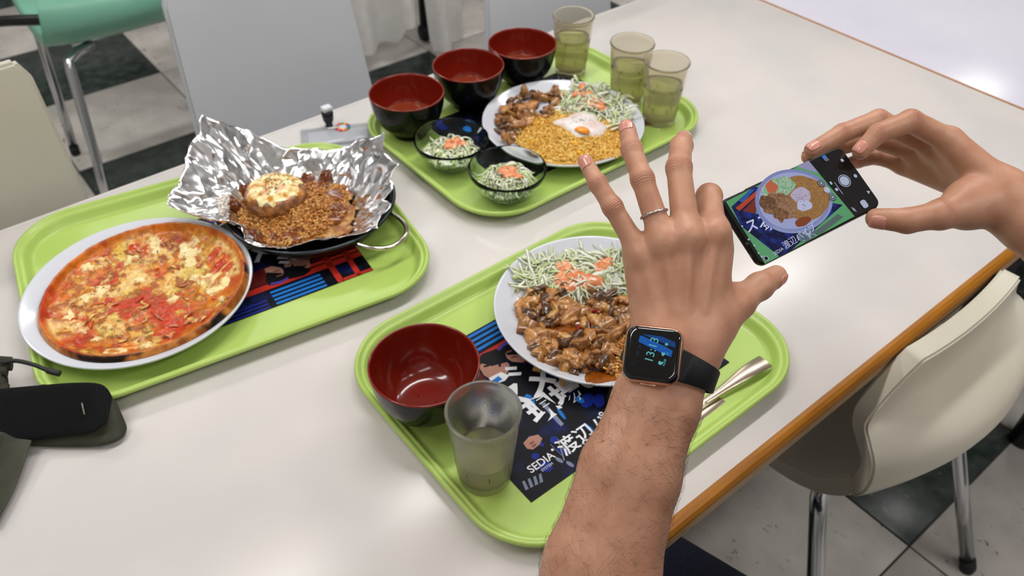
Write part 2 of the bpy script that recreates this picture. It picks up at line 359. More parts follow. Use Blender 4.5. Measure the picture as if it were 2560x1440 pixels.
# building behind the workers: stripes and beams
base=lf(1160,850); ux=np.array([1.,0]);
for i in range(4): ART.append(('stripe',blue,[[(.062,.2195-.0075*i),(.128,.2195-.0075*i),(.128,.2155-.0075*i),(.062,.2155-.0075*i)]],1))
for i in range(3): ART.append(('stripe',dbl,[[(.136,.2205-.0065*i),(.2,.2205-.0065*i),(.2,.2175-.0065*i),(.136,.2175-.0065*i)]],1))
ART.append(('beam',red,[[(.0,.188),(.16,.188),(.16,.178),(.0,.178)],[(.0,.1755),(.07,.1755),(.07,.17),(.0,.17)],[(.04,.222),(.048,.222),(.048,.15),(.04,.15)],[(.016,.222),(.023,.222),(.021,.165),(.014,.165)],[(.0,.222),(.042,.222),(.042,.2165),(.0,.2165)]],2))
ART.append(('red_panel',dred,[[(.0,.168),(.062,.168),(.06,.135),(.0,.14)]],1)); ART.append(('red_panel',dred,[[(.1,.176),(.16,.176),(.165,.15),(.11,.145)]],1))
# worker with cap, seen beside the bowl
ART.append(('cap',drk,[P2([(1190,905),(1205,885),(1240,872),(1262,880),(1268,905),(1230,915)])],3)); ART.append(('face',skin,[P2([(1198,918),(1206,905),(1238,905),(1262,898),(1274,912),(1270,930),(1250,945),(1222,945),(1210,938)])],2))
ART.append(('collar',wht,[P2([(1222,945),(1252,930),(1274,938),(1262,952),(1232,962)]),],3)); ART.append(('collar_shade',blue,[P2([(1225,955),(1246,940),(1256,948),(1238,960)])],4)); ART.append(('eye',drk,[P2([(1208,915),(1222,910),(1224,915),(1211,919)]),P2([(1246,900),(1254,898),(1252,918),(1246,915)])],4))
# second worker with a purple cap band
ART.append(('cap',drk,[P2([(1246,872),(1262,855),(1285,848),(1300,858),(1312,885),(1270,888)])],3)); ART.append(('cap_band',pur,[P2([(1243,872),(1258,857),(1284,850),(1284,856),(1262,864),(1248,878)])],4))
ART.append(('face',skin,[P2([(1262,882),(1285,868),(1310,880),(1322,896),(1306,906),(1280,904),(1268,896)])],2)); ART.append(('mouth',sha,[P2([(1276,892),(1292,888),(1296,892),(1280,897)]),P2([(1264,880),(1278,874),(1280,878),(1266,884)])],4))
ART.append(('badge',wht,[P2([(1262,918),(1292,916),(1292,924),(1264,926)]),P2([(1270,932),(1304,930),(1302,938),(1272,940)])],3))
# hand, tools, blue highlights
ART.append(('hand',skin,[P2([(1308,1108),(1322,1092),(1345,1086),(1356,1096),(1348,1112),(1332,1124),(1318,1122)])],2)); ART.append(('finger_shade',sha,[P2([(1322,1108),(1334,1102),(1336,1106),(1326,1112)]),P2([(1328,1114),(1340,1108),(1341,1112),(1332,1119)])],3))
for i in range(26):
    u,v=rnd.uniform(.02,.285),rnd.uniform(.01,.15); a=rnd.uniform(.003,.012); b=rnd.uniform(.002,.008); r=rnd.uniform(0,3)
    ART.append(('highlight',dbl if i%3 else blue,[ell(u,v,a,b,9,r)],1))
for p in ((1398,1150),(1425,1160),(1412,1120)): ART.append(('lamp',grey,[ell(*lf(*p),.0022,.005,12,.2)],2))
ART.append(('pole',grey,[P2([(1394,1100),(1397,1098),(1412,1150),(1409,1152)]),P2([(1352,1010),(1362,1006),(1410,1060),(1402,1066)])],2))
for i in range(4): ART.append(('brush',grey,[P2([(1305+14*i,1200-6*i+4),(1311+14*i,1197-6*i+4),(1322+12*i,1222-6*i),(1314+12*i,1226-6*i)])],2))
LEAFM={}
def leaflet(loc,rz,label):
    e=empty('printed_leaflet',loc,rz); tag(e,label,'leaflet','printed leaflets lying on the trays')
    if not LEAFM:
        LEAFM['paper']=me('paper',*box((LW/2,LH/2,.0001),(LW,LH,.0002)),smooth=False); LEAFM['paper'].materials.append(mblk)
        for k,(nm,m,polys,lay) in enumerate(ART):
            b=MB()
            for p in polys:
                p=[(min(max(x,.0005),LW-.0005),min(max(y,.0005),LH-.0005)) for x,y in p]; n=len(p); b.add([(x,y,.0002+.00009*lay+.000002*k) for x,y in p],[tuple(range(n))])
            mm=b.mesh(nm,False); mm.materials.append(m); LEAFM[(k,nm)]=mm
        def word(s,px,py,size,bold=0,sh=0,k=0,rot=0,sx=1.):
            m=text(s,size,bold=bold,shear=sh); p=lf(px,py); m.transform(Matrix.Translation((p[0],p[1],.0008))@Matrix.Rotation(rot,4,'Z')@Matrix.Diagonal((sx,1,1,1))); m.materials.append(wht); LEAFM[(s,'lettering')]=m
        word('ススメ',1182,1092,.041,bold=.0014,sh=.25)
        word('現場の前へ',1342,1060,.036,bold=.0012,sh=.0,sx=1.)
        word('渡辺パイプ',1412,1140,.0235,bold=.0003)
        word('SEDIA',1328,1184,.0125,bold=.0002); word('SYSTEM',1356,1180,.0045)
        dd=me('logo_dot',[(x,y,.0008) for x,y in ell(*lf(1381,1125),.0016,.0016,14)],[tuple(range(14))],False); dd.materials.append(wht); LEAFM[(0,'logo_dot')]=dd
        x,y=lf(1394,1130); ln=me('logo_bar',[(x,y-.006,.0008),(x+.0006,y-.006,.0008),(x+.0006,y+.012,.0008),(x,y+.012,.0008)],[(0,1,2,3)],False); ln.materials.append(grey); LEAFM[(0,'logo_bar')]=ln
    for k,m in LEAFM.items(): ob('paper' if k=='paper' else k[1],m,None,e)
    return e
leaflet((LX,LY,ZF+.0003),0,'navy printed leaflet on the tray under the photographed chicken plate')
def place180(corner,ang): # leaflet turned round: its top-left print corner lies at the given point
    a=math.radians(180+ang); c,s=math.cos(a),math.sin(a); return (corner[0]-(c*0-s*LH),corner[1]-(s*0+c*LH),ZF+.0003),a
l,a=place180((.352,.716),-7); leaflet(l,a,'navy printed leaflet under the pizza plate and skillet')
l,a=place180((.900,.745),0); leaflet(l,a,'navy printed leaflet under the soup bowls and egg rice plate')
# ---------------- crockery ----------------
mpl=mat('porcelain',(205,208,216),.14,spec=.5,coat=.3)
def plate(c,R,label,z0=ZF+.0015,h=.027):
    pr=[(0,.0035),(R*.45,.0035),(R*.62,.0045),(R*.74,.0085),(R*.86,.0165),(R*.95,.0235),(R*.985,h-.001),(R,h),(R*1.006,h-.0012),(R*1.0,h-.0035),(R*.94,.0185),(R*.84,.011),(R*.7,.004),(R*.6,.0018),(R*.58,0),(R*.55,0),(R*.54,.0015),(0,.0015)]
    return tag(ob('dinner_plate',me('dinner_plate',*lathe(pr,96)),mpl,None,(c[0],c[1],z0)),label,'plate','white dinner plates')
CN=(.518,.470); CF=(.757,.808); CP=(.101,.842)
plate(CN,.126,'white plate of chicken and mushrooms beside the watch hand'); plate(CF,.126,'white plate of yellow rice topped with a poached egg'); plate(CP,.1335,'white plate under the pizza',h=.024)
mred=mat('lacquer_red',(116,25,12),.16,coat=.3,c2=(122,28,14),scale=6); mblack=mat('lacquer_black',(12,15,13),.2,spec=.3)
BOWL=None
def soup_bowl(c,label,rz=0.):
    global BOWL
    e=empty('soup_bowl',(c[0],c[1],ZF+.0008),rz); tag(e,label,'bowl','black and red lacquer soup bowls')
    if BOWL is None:
        r=.0578; out=[(.0,.004),(.022,.004),(.0235,0),(.0265,0),(.027,.008),(.034,.0115),(.042,.019),(.0495,.031),(.0545,.047),(.0572,.064),(r,.0705)]
        inn=[(r,.0705),(r-.0002,.0718),(r-.0012,.0724),(r-.0023,.0716),(r-.0028,.068),(.0535,.05),(.0485,.033),(.041,.0215),(.032,.0145),(.02,.0125),(0,.0122)]
        ov=[cr(out[4:],i/26) for i in range(27)]
        v,f=lathe([tuple(p) for p in out[:4]]+[tuple(p) for p in ov],96)
        k=4+27; v=[list(p) for p in v]
        for j in range(96):
            for i in range(8,k-6):
                q=v[j*k+i]; s=1+.0035*(1 if j%4<2 else -1)*math.sin(math.pi*(i-8)/(k-14)); q[0]*=s; q[1]*=s
        iv=[tuple(p) for p in inn[:5]]+[tuple(cr(inn[4:],i/22)) for i in range(1,23)]
        BOWL=(me('outer_shell',v,f),me('inner_lining',*lathe(iv,96)))
        BOWL[0].materials.append(mblack); BOWL[1].materials.append(mred)
    ob('outer_shell',BOWL[0],None,e); ob('inner_lining',BOWL[1],None,e); return e
msoup=mat('soup_clear',(168,72,42),.04,trans=.5,ior=1.33)
def soup(e,lab,dark):
    z=.029; return tag(ob('clear_soup',me('clear_soup',*lathe([(0,.0128),(.019,.0131),(.0315,.0150),(.0405,.0220),(.0448,.0285),(.0452,z),(.043,z-.0003),(0,z-.0003)],64)),msoup,None,e.location),lab,'soup')
bn=soup_bowl((.2805,.4865),'empty red-lined soup bowl with dregs beside the tumbler of little water')
for i in range(16):
    a,r_=rnd.uniform(0,6.28),rnd.uniform(.0,.026); sz=rnd.uniform(.0003,.0007)
    p=(.2805+r_*math.cos(a)-.008,.4865+r_*math.sin(a)-.01)
    rr=math.hypot(p[0]-.2805,p[1]-.4865); ob('soup_dreg',me('soup_dreg',*lathe([(0,-sz),(sz,0),(0,sz)],6)),mrub,bn,(p[0]-.2805,p[1]-.4865,np.interp(rr,[0,.02,.032,.041],[.0123,.0126,.0146,.0216])+sz*.4))
for (c,l) in (((.571,.962),'soup bowl beside the foil skillet, first of the row of three'),((.697,.974),'soup bowl in the middle of the row of three'),((.814,.980),'soup bowl beside the tumbler, last of the row of three')):
    b=soup_bowl(c,'black red-lined '+l,rnd.random()); soup(b,'clear soup filling the '+l,0)
mglass=mat('tumbler_plastic',(236,230,212),.04,trans=.9,ior=1.2,spec=.4); mmist=mat('tumbler_misted',(238,236,222),.14,trans=.92,ior=1.2,spec=.4,bump=.2,bscale=900)
mwater=mat('water',(242,236,212),.02,trans=.86,ior=1.2)
def tumbler(c,level,m,label):
    e=empty('water_tumbler',(c[0],c[1],ZF+.0006)); tag(e,label,'tumbler','smoky plastic tumblers')
    H_=.105; rt,rb=.0352,.0262; w=.0021
    R_=lambda z: rb+(rt-rb)*z/H_
    pr=[(0,.0035),(rb-.004,.0035),(rb-.0035,0),(rb-.0008,0),(rb,.0012)]+[(R_(z),z) for z in np.linspace(.004,H_-.006,10)]+[(rt+.0006,H_-.004),(rt+.001,H_-.0015),(rt+.0002,H_),(rt-w,H_-.0012)]+[(R_(z)-w,z) for z in np.linspace(H_-.006,.010,10)]+[(rb-w-.003,.0075),(0,.007)]
    ob('cup',me('cup',*lathe(pr,64)),m,e)
    for k in range(8):
        a=2*math.pi*k/8+.3; z0,z1=.012,.035
        ob('flute',me('flute',*tube([((R_(z0)-.0002)*math.cos(a),(R_(z0)-.0002)*math.sin(a),z0),((R_(z1)-.0002)*math.cos(a),(R_(z1)-.0002)*math.sin(a),z1)],.0006,6)),m,e)
    zl=level; wp=[(0,.0068),(rb-w-.0027,.0073),(R_(.011)-w+.0003,.0105)]+[(R_(z)-w+.0003,z) for z in np.linspace(.014,zl,6)]+[(R_(zl)-w-.001,zl-.0004),(0,zl-.0005)]
    tag(ob('drinking_water',me('drinking_water',*lathe(wp,64)),mwater,None,(c[0],c[1],ZF+.0006)),'water filling the '+label,'water')
    return e
tumbler((.2765,.3795),.042,mmist,'misted tumbler of little water beside the empty soup bowl')
tumbler((.905,.955),.067,mglass,'smoky tumbler next to the soup bowls')
tumbler((.912,.822),.068,mglass,'smoky tumbler standing between the two others')
tumbler((.910,.745),.068,mglass,'smoky tumbler standing at the tray corner beyond the pointing fingers')
mgl=mat('clear_glass',(244,252,248),.02,trans=1.,ior=1.22)
def glass_bowl(c,label):
    r=.0558; h=.046
    pr=[(0,.0025),(.022,.0025),(.0235,0),(.0265,0),(.0285,.002),(.037,.009),(.046,.020),(.0525,.034),(r-.0005,h-.003),(r,h),(r-.0012,h+.001),(r-.003,h-.0005),(.0495,.034),(.0430,.0205),(.0345,.0105),(.024,.0062),(0,.0056)]
    return tag(ob('glass_bowl',me('glass_bowl',*lathe(pr,72)),mgl,None,(c[0],c[1],ZF+.0007)),label,'bowl','small glass salad bowls')
S1=(.572,.849); S2=(.590,.738)
glass_bowl(S1,'clear glass salad bowl next to the soup bowls'); glass_bowl(S2,'clear glass salad bowl at the tray corner beside the egg rice plate')
# ---------------- food helpers ----------------
mveg=mat('cabbage',(255,255,255),.45,attr='Col',sss=.25,sssr=(.6,.8,.3)); 
CAB=[lin(c)[:3] for c in ((226,230,198),(236,238,216),(206,220,158),(172,202,106),(238,240,228),(220,228,188))]
def shreds(n,pos,hf,L=(.016,.04),w=(.0007,.0018),lift=.007,seed=0,cols=CAB,flake=.1):
    r=random.Random(seed); b=MB()
    for i in range(n):
        x,y=pos(r); a=r.uniform(0,6.28); l=r.uniform(*L)*(.75 if r.random()<.4 else 1); k=r.choice((-1,1))*r.uniform(3,50); ww=r.uniform(*w); pts=[]; st=8; zz=r.uniform(0,lift); ar=r.uniform(0,.006); tilt=r.uniform(-.09,.09)
        for s in range(st+1):
            t=s/st-.5; pts.append((x,y,hf(x,y)+zz+ar*(1-4*t*t)+tilt*l*t)); x+=math.cos(a)*l/st; y+=math.sin(a)*l/st; a+=k*l/st
        c=np.array(r.choice(cols)); c2=np.array(r.choice(cols[:3])); fk=r.random()<flake
        if fk: ww*=r.uniform(1.8,2.8)
        v,f=tube(pts,[ww*.5]+[ww]*(st-1)+[ww*.4],4,flat=.1 if fk else .3,up=(r.uniform(-.9,.9),r.uniform(-.9,.9),1)); b.add(v,f,np.repeat(np.linspace(c,c2,st+1),4,axis=0))
    return b
def blob(cx,cy,r,h,hf,seed=0,irr=.35,n=28,m=8,freq=2.2,ell=1.,rot=0.):
    v=[];f=[];A=[2*math.pi*j/n for j in range(n)]
    N=vn(np.array([[math.cos(a)*freq*.7+seed*3.1,math.sin(a)*freq*.7+seed*1.7,seed] for a in A]),1.,seed)
    for i in range(m+1):
        t=i/m
        for j in range(n):
            rr=r*(1-irr+2*irr*N[j])*t; x=rr*math.cos(A[j]); y=rr*math.sin(A[j])*ell; x,y=x*math.cos(rot)-y*math.sin(rot)+cx,x*math.sin(rot)+y*math.cos(rot)+cy
            v.append((x,y,hf(x,y)+h*(max(0,1-t**2.6)**.6)-.0008*t**6))
    for i in range(m):
        for j in range(n): f.append((i*n+j,i*n+(j+1)%n,(i+1)*n+(j+1)%n,(i+1)*n+j))
    return v,f
def grains(n,pos,hf,cols,L=.0032,R_=.00115,seed=0,lift=.002,flat=1.):
    r=random.Random(seed); b=MB(); base=[]
    for z,q in ((-1,0.25),(-.6,.85),(0,1),(.6,.85),(1,.25)):
        for k in range(6): base.append((q*math.cos(k*math.pi/3),q*math.sin(k*math.pi/3),z))
    base=np.array(base); F_=[(i*6+j,i*6+(j+1)%6,(i+1)*6+(j+1)%6,(i+1)*6+j) for i in range(4) for j in range(6)]+[tuple(range(6))[::-1],tuple(range(24,30))]
    for i in range(n):
        x,y=pos(r); l=L*r.uniform(.75,1.15); w=R_*r.uniform(.8,1.2)
        q=Quaternion((r.gauss(0,1),r.gauss(0,1),r.gauss(0,1),r.gauss(0,1))).normalized(); 
        e=q.to_euler(); q=(Matrix.Rotation(r.uniform(0,6.28),3,'Z')@Matrix.Rotation(math.pi/2+r.gauss(0,.45)*flat,3,'X'))
        v=(base*[w,w,l])@np.array(q).T+[x,y,hf(x,y)+r.uniform(-.0005,lift)]
        b.add(v,F_,np.array(r.choice(cols))*r.uniform(.85,1.12))
    return b
mrice=mat('fried_rice',(255,255,255),.38,attr='Col',sss=.2,sssr=(.9,.6,.2)); mrice.node_tree.nodes['Principled BSDF'].inputs['Coat Weight'].default_value=.15
YR=[lin(c)[:3] for c in ((222,170,66),(230,186,88),(210,152,50),(236,200,112),(216,160,58))]
BR=[lin(c)[:3] for c in ((168,104,40),(186,124,54),(148,84,28),(196,142,70),(172,98,32),(120,66,24))]
def mound(cx,cy,R_,hf,cols,seed,name,nr=26,na=72,out=None,jit=.0012):
    v=[];f=[]
    for i in range(nr+1):
        for j in range(na):
            a=2*math.pi*j/na; o=out(a) if out else 1.; r=R_*o*i/nr; x,y=cx+r*math.cos(a),cy+r*math.sin(a); v.append((x,y,hf(x,y)-.0006))
    V=np.array(v); N=fbm(V,220,3,seed); V[:,2]+=(N-.5)*jit*4
    for i in range(nr):
        for j in range(na): f.append((i*na+j,i*na+(j+1)%na,(i+1)*na+(j+1)%na,(i+1)*na+j))
    C=np.array(cols)[(N*len(cols)*.999).astype(int)%len(cols)]*.8
    return V,f,C
# chicken and mushroom pieces
def mushroom_mesh(seed,L):
    r=random.Random(seed); out=[]
    cap=r.uniform(.36,.5); st=r.uniform(.13,.2); sl=r.uniform(.45,.7)
    for i in range(13): a=math.pi*i/12; out.append((cap*math.cos(a),.42*math.sin(a)))
    out+=[(-cap*.9,-.1),(-st,-.02),(-st*.85,-sl*.6),(-st*1.05,-sl),(st*1.05,-sl),(st*.85,-sl*.6),(st,-.02),(cap*.9,-.1)]
    n=len(out); v=[];f=[];th=.13
    ks=[(.86,-th),(1.,-th*.6),(1.,th*.6),(.86,th)]
    for s,z in ks:
        for x,y in out: v.append([x*s,y*s,z])
    for k in range(3):
        for i in range(n): f.append((k*n+i,k*n+(i+1)%n,(k+1)*n+(i+1)%n,(k+1)*n+i))
    v+= [[0,0,-th*1.05],[0,0,th*1.05]]; b=len(v)-2
    for i in range(n): f.append(((i+1)%n,i,b)); f.append((3*n+i,3*n+(i+1)%n,b+1))
    V=np.array(v); V[:,2]+=r.uniform(-.55,.55)*V[:,1]**2+r.uniform(-.6,.6)*V[:,0]**2; V+=(np.stack([vn(V,4,seed+i) for i in range(3)],1)-.5)*.16
    return me('mushroom_slice',V*L,f)
def chunk_mesh(seed,L,nm='chicken_piece'):
    r=random.Random(seed); bm=bmesh.new(); bmesh.ops.create_icosphere(bm,subdivisions=3,radius=1); V=np.array([q.co[:] for q in bm.verts])
    D=V*(.6+.8*fbm(V,1.3,3,seed))[:,None]; D*=[.62,.4,.26]; D+=(np.stack([fbm(V,3.5,2,seed+5+i) for i in range(3)],1)-.5)*.22
    for q,p in zip(bm.verts,D): q.co=p*L
    m=bpy.data.meshes.new(nm); bm.to_mesh(m); bm.free(); m.polygons.foreach_set('use_smooth',[True]*len(m.polygons)); return m
MM=[mat('mushroom_a',(156,102,48),.25,c2=(98,60,28),scale=90,coat=.5),mat('mushroom_b',(176,124,64),.25,c2=(126,78,36),scale=70,coat=.5),mat('mushroom_c',(110,74,44),.25,c2=(60,38,24),scale=90,coat=.5)]
MC=[mat('chicken_a',(188,130,62),.25,c2=(134,76,26),scale=75,coat=.5,bump=.6,bscale=200),mat('chicken_b',(158,94,32),.22,c2=(204,150,80),scale=60,coat=.5,bump=.6,bscale=200),mat('chicken_c',(212,166,104),.25,c2=(170,110,46),scale=70,coat=.5,bump=.6,bscale=200)]
MV=[[mushroom_mesh(s,.027) for s in range(40,46)],[chunk_mesh(s,.026) for s in range(60,66)]]
for i,m in enumerate(MV[0]): m.materials.append(MM[i%3])
for i,m in enumerate(MV[1]): m.materials.append(MC[i%3])
def pieces(n,spots,hf,lab_m,lab_c,grp,seed,pm_=.6,big=1.):
    r=random.Random(seed)
    for i in range(n):
        px,py=spots(r); p=on(px,py,.035); 
        for _ in range(3): p=on(px,py,hf(p[0],p[1])-T)
        mu=r.random()<pm_; m=r.choice(MV[0] if mu else MV[1]); o=ob('mushroom_slice' if mu else 'chicken_piece',m,None,None,(p[0],p[1],hf(p[0],p[1])+r.uniform(-.001,.003)),(r.gauss(0,.45),r.gauss(0,.45),r.uniform(0,6.28)))
        s=big*(r.uniform(.75,1.2) if mu else r.uniform(.7,1.2)); o.scale=(s,s,s) if mu else (s*r.uniform(.85,1.35),s*r.uniform(.55,.95),s*r.uniform(.6,1.1)); tag(o,lab_m if mu else lab_c,'mushroom' if mu else 'chicken',grp+(' (mushrooms)' if mu else ' (chicken)'))
def inpoly(poly):
    xs=[p[0] for p in poly]; ys=[p[1] for p in poly]
    def fn(r):
        while True:
            x,y=r.uniform(min(xs),max(xs)),r.uniform(min(ys),max(ys)); c=False
            for i in range(len(poly)):
                (x1,y1),(x2,y2)=poly[i-1],poly[i]
                if (y1>y)!=(y2>y) and x<(x2-x1)*(y-y1)/(y2-y1)+x1: c=not c
            if c: return x,y
    return fn
def surf(px,py,hf,up=0.):        # pixel -> point on a food surface
    p=on(px,py,.03)
    for _ in range(5): p=on(px,py,hf(p[0],p[1])+up-T)
    return p
def wpos(fn,hf):                 # image polygon sampler -> table xy
    def g(r): p=surf(*fn(r),hf); return p[0],p[1]
    return g
PPX=np.array([0,.45,.62,.74,.86,.95,.985,1]); PPZ=np.array([.0035,.0035,.0045,.0085,.0165,.0235,.026,.027])
def on_plate(b,c,R_):            # no food vertex below the plate surface
    V=np.array(b.v); r=np.hypot(V[:,0]-c[0],V[:,1]-c[1])/R_; V[:,2]=np.where(r<1.012,np.maximum(V[:,2],ZF+.0015+np.interp(r,PPX,PPZ)+.0002),V[:,2]); b.v=[tuple(x) for x in V]; return b
def in_bowl(b,c,zb):             # no shred vertex outside the glass wall
    V=np.array(b.v); z=V[:,2]-zb; r=np.hypot(V[:,0]-c[0],V[:,1]-c[1]); m=np.interp(z,[.0056,.0062,.0105,.0205,.034,.0455],[.0,.024,.0345,.043,.0495,.0526])-.0004; k=np.where((z<.0455)&(r>m),m/np.maximum(r,1e-9),1.)
    V[:,0]=c[0]+(V[:,0]-c[0])*k; V[:,1]=c[1]+(V[:,1]-c[1])*k; V[:,2]=np.maximum(V[:,2],zb+.0062); b.v=[tuple(x) for x in V]; return b
mdress=mat('dressing',(208,112,62),.25,c2=(226,150,98),scale=120,coat=.4,sss=.2); msauce=mat('brown_sauce',(120,58,14),.1,c2=(150,80,20),scale=60,coat=.5)
# ---------------- near plate: chicken, mushrooms, rice, cabbage ----------------
def gau(x,y,c,s,h): return h*math.exp(-((x-c[0])**2+(y-c[1])**2)/(2*s*s))
cc=on(1440,690,.028)[:2]; ck=on(1430,830,.028)[:2]; cri=on(1590,850,.026)[:2]
def pzn(x,y):
    r=math.hypot(x-CN[0],y-CN[1]); return ZF+.0015+float(np.interp(r/.126,[0,.45,.62,.74,.86,.95,1],[.0036,.0036,.0046,.0086,.0166,.0236,.027]))
def hN(x,y): return pzn(x,y)+(gau(x,y,cc,.036,.020)+gau(x,y,ck,.034,.017)+gau(x,y,cri,.034,.016))*float(sst(.119,.092,math.hypot(x-CN[0],y-CN[1])))
rp=inpoly([(1490,770),(1560,745),(1640,740),(1690,800),(1680,900),(1600,950),(1520,940),(1480,870),(1470,810)])
V,f,C=mound(cri[0],cri[1],.052,hN,BR,3,'m'); b=MB(); b.add(V,f,C); g=grains(1500,wpos(rp,hN),hN,BR+YR[:2],seed=4); b.add(g.v,g.f,np.array(g.c))
on_plate(b,CN,.126); tag(ob('fried_rice',b.mesh('fried_rice'),mrice),'brown fried rice beside the chicken on the plate behind the watch','rice',kind='stuff')
sp=blob(*on(1520,935,.022)[:2],.034,.0016,lambda x,y:pzn(x,y)+.0004,5,.15,ell=.5,rot=-.1); tag(ob('sauce_pool',me('sauce_pool',*sp),msauce),'thin brown sauce pooled at the plate rim by the watch','sauce')
sp=blob(ck[0],ck[1],.046,.004,lambda x,y:hN(x,y)-.003,6,.15); ob('sauce_layer',me('sauce_layer',*sp),msauce,bpy.data.objects['sauce_pool'])
pieces(125,inpoly([(1300,745),(1340,722),(1440,728),(1540,735),(1580,760),(1590,800),(1545,850),(1530,905),(1470,925),(1420,925),(1350,890),(1310,820)]),hN,'glossy brown mushroom slice heaped on the plate behind the watch','glossy chicken piece heaped on the plate behind the watch','saute on the near plate',21,.6)
cp=inpoly([(1312,728),(1310,695),(1345,660),(1410,645),(1500,648),(1570,660),(1590,735),(1540,742),(1450,728),(1350,732)])
sb=shreds(900,wpos(cp,hN),lambda x,y:hN(x,y)-.003,seed=9); mv_,mf_,_=mound(cc[0],cc[1],.044,lambda x,y:hN(x,y)-.002,CAB,77,'m'); sb.add(mv_,mf_,np.tile(np.array(CAB[0])*.9,(len(mv_),1))); on_plate(sb,CN,.126); cab=tag(ob('shredded_cabbage',sb.mesh('shredded_cabbage'),mveg),'shredded cabbage with orange dressing on the plate behind the pointing hand','salad',kind='stuff')
for k,(px,py,r_) in enumerate(((1440,695,.021),(1410,668,.013),(1500,668,.014),(1475,700,.016),(1405,690,.012),(1520,658,.010))):
    q=surf(px,py,hN,.004); ob('dressing',me('dressing',*blob(q[0],q[1],r_,.003,lambda x,y:hN(x,y)+.0045,k+2,.45,ell=.8)),mdress,cab)
mchili=mat('chili_red',(150,22,10),.2,coat=.5)
for k in range(14):
    p_=inpoly([(1380,760),(1520,760),(1500,850),(1400,850)])(rnd); q=surf(*p_,hN,.004); tag(ob('chili_flake',chunk_mesh(100+k%3,.006,'chili_flake'),mchili,None,(q[0],q[1],hN(q[0],q[1])+.004),(rnd.random(),rnd.random(),rnd.random()*6)),'small red chili flake on the heaped chicken behind the watch','chili','chili flakes on the near plate')
# ---------------- far plate: yellow rice, egg, mushrooms, cabbage ----------------
def pzf(x,y):
    r=math.hypot(x-CF[0],y-CF[1]); return ZF+.0015+float(np.interp(r/.126,[0,.45,.62,.74,.86,.95,1],[.0036,.0036,.0046,.0086,.0166,.0236,.027]))
fr=on(1430,342,.026)[:2]; fm=on(1315,275,.026)[:2]; fc=on(1480,262,.026)[:2]
def hF(x,y): return pzf(x,y)+(gau(x,y,fr,.05,.020)+gau(x,y,fm,.030,.016)+gau(x,y,fc,.026,.016))*float(sst(.117,.09,math.hypot(x-CF[0],y-CF[1])))
b=MB(); V,f,C=mound(fr[0],fr[1],.078,hF,YR,6,'m',out=lambda a:1); 
keep=np.hypot(V[:,0]-CF[0],V[:,1]-CF[1])<.116; f=[q for q in f if all(keep[i] for i in q)]; b.add(V,f,C)
rp=inpoly([(1280,350),(1300,318),(1360,285),(1400,270),(1440,285),(1520,300),(1560,330),(1590,345),(1585,375),(1540,395),(1470,403),(1400,402),(1340,390)])
g=grains(3600,wpos(rp,hF),hF,YR,seed=8); b.add(g.v,g.f,np.array(g.c)); on_plate(b,CF,.126); tag(ob('yellow_rice',b.mesh('yellow_rice'),mrice),'yellow fried rice under the poached egg','rice',kind='stuff')
pieces(58,inpoly([(1240,320),(1250,285),(1275,250),(1310,230),(1350,232),(1395,232),(1405,250),(1380,285),(1330,310),(1300,335),(1270,350)]),hF,'sauteed mushroom slice beside the yellow egg rice','sauteed chicken strip beside the yellow egg rice','saute on the egg rice plate',31,.75,.88)
for px,py,rx in ((1312,228,1.2),(1392,232,1.3),(1265,345,.9)):
    q=surf(px,py,hF,.008); o=ob('mushroom_slice',MV[0][1],None,None,(q[0],q[1],hF(q[0],q[1])+.008),(rx,.2,.6)); tag(o,'sauteed mushroom slice beside the yellow egg rice','mushroom','saute on the egg rice plate (mushrooms)')
cp=inpoly([(1400,240),(1440,215),(1500,220),(1545,250),(1570,295),(1575,325),(1540,315),(1480,290),(1420,290),(1395,270)])
sb=shreds(380,wpos(cp,hF),lambda x,y:hF(x,y)-.002,seed=19,L=(.014,.03),w=(.0009,.0022)); on_plate(sb,CF,.126); cab=tag(ob('shredded_cabbage',sb.mesh('shredded_cabbage'),mveg),'shredded cabbage with orange dressing beside the poached egg','salad',kind='stuff')
for k,(px,py,r_) in enumerate(((1465,235,.010),(1480,255,.013),(1500,265,.010),(1455,222,.007),(1440,235,.007))):
    q=surf(px,py,hF,.004); ob('dressing',me('dressing',*blob(q[0],q[1],r_,.003,lambda x,y:hF(x,y)+.0045,k+12,.45)),mdress,cab)
megg=mat('egg_white',(224,216,212),.3,c2=(214,176,168),scale=38,lo=.5,hi=.75,sss=.4,sssr=(1,.7,.6)); myolk=mat('egg_yolk',(232,132,12),.12,coat=.6,c2=(238,150,24),scale=60); mherb=mat('herb_green',(58,76,34),.6); mpep=mat('pepper',(50,44,38),.7)
eg=surf(1450,310,hF,.004); egg=empty('poached_egg',(eg[0],eg[1],hF(eg[0],eg[1])-.0005)); tag(egg,'poached egg with orange yolk on the yellow rice','egg')
def hE(x,y): return hF(x+eg[0],y+eg[1])-hF(eg[0],eg[1])
en=surf(1672,790,hN,.003); eggn=empty('poached_egg',(en[0],en[1],hN(en[0],en[1])-.0005)); tag(eggn,'pinkish poached egg on the chicken plate, behind the watch hand','egg')
def hEn(x,y): return hN(x+en[0],y+en[1])-hN(en[0],en[1])
ob('egg_white',me('egg_white',*blob(0,0,.036,.0105,hEn,23,.26,48,14,2.6,.9,.5)),megg,eggn); ob('yolk',me('yolk',*blob(.003,-.004,.010,.003,lambda x,y:hEn(x,y)+.0088,4,.12,32,8)),myolk,eggn)
ob('egg_white',me('egg_white',*blob(0,0,.042,.0105,hE,22,.3,48,14,2.6,.9,.5)),megg,egg)
q=surf(1456,319,hF,.012)-eg; ob('yolk',me('yolk',*blob(q[0],q[1],.0125,.004,lambda x,y:hE(x,y)+.0084,3,.12,32,8,2.2,.62,-.75)),myolk,egg)
q=surf(1458,296,hF,.012)-eg
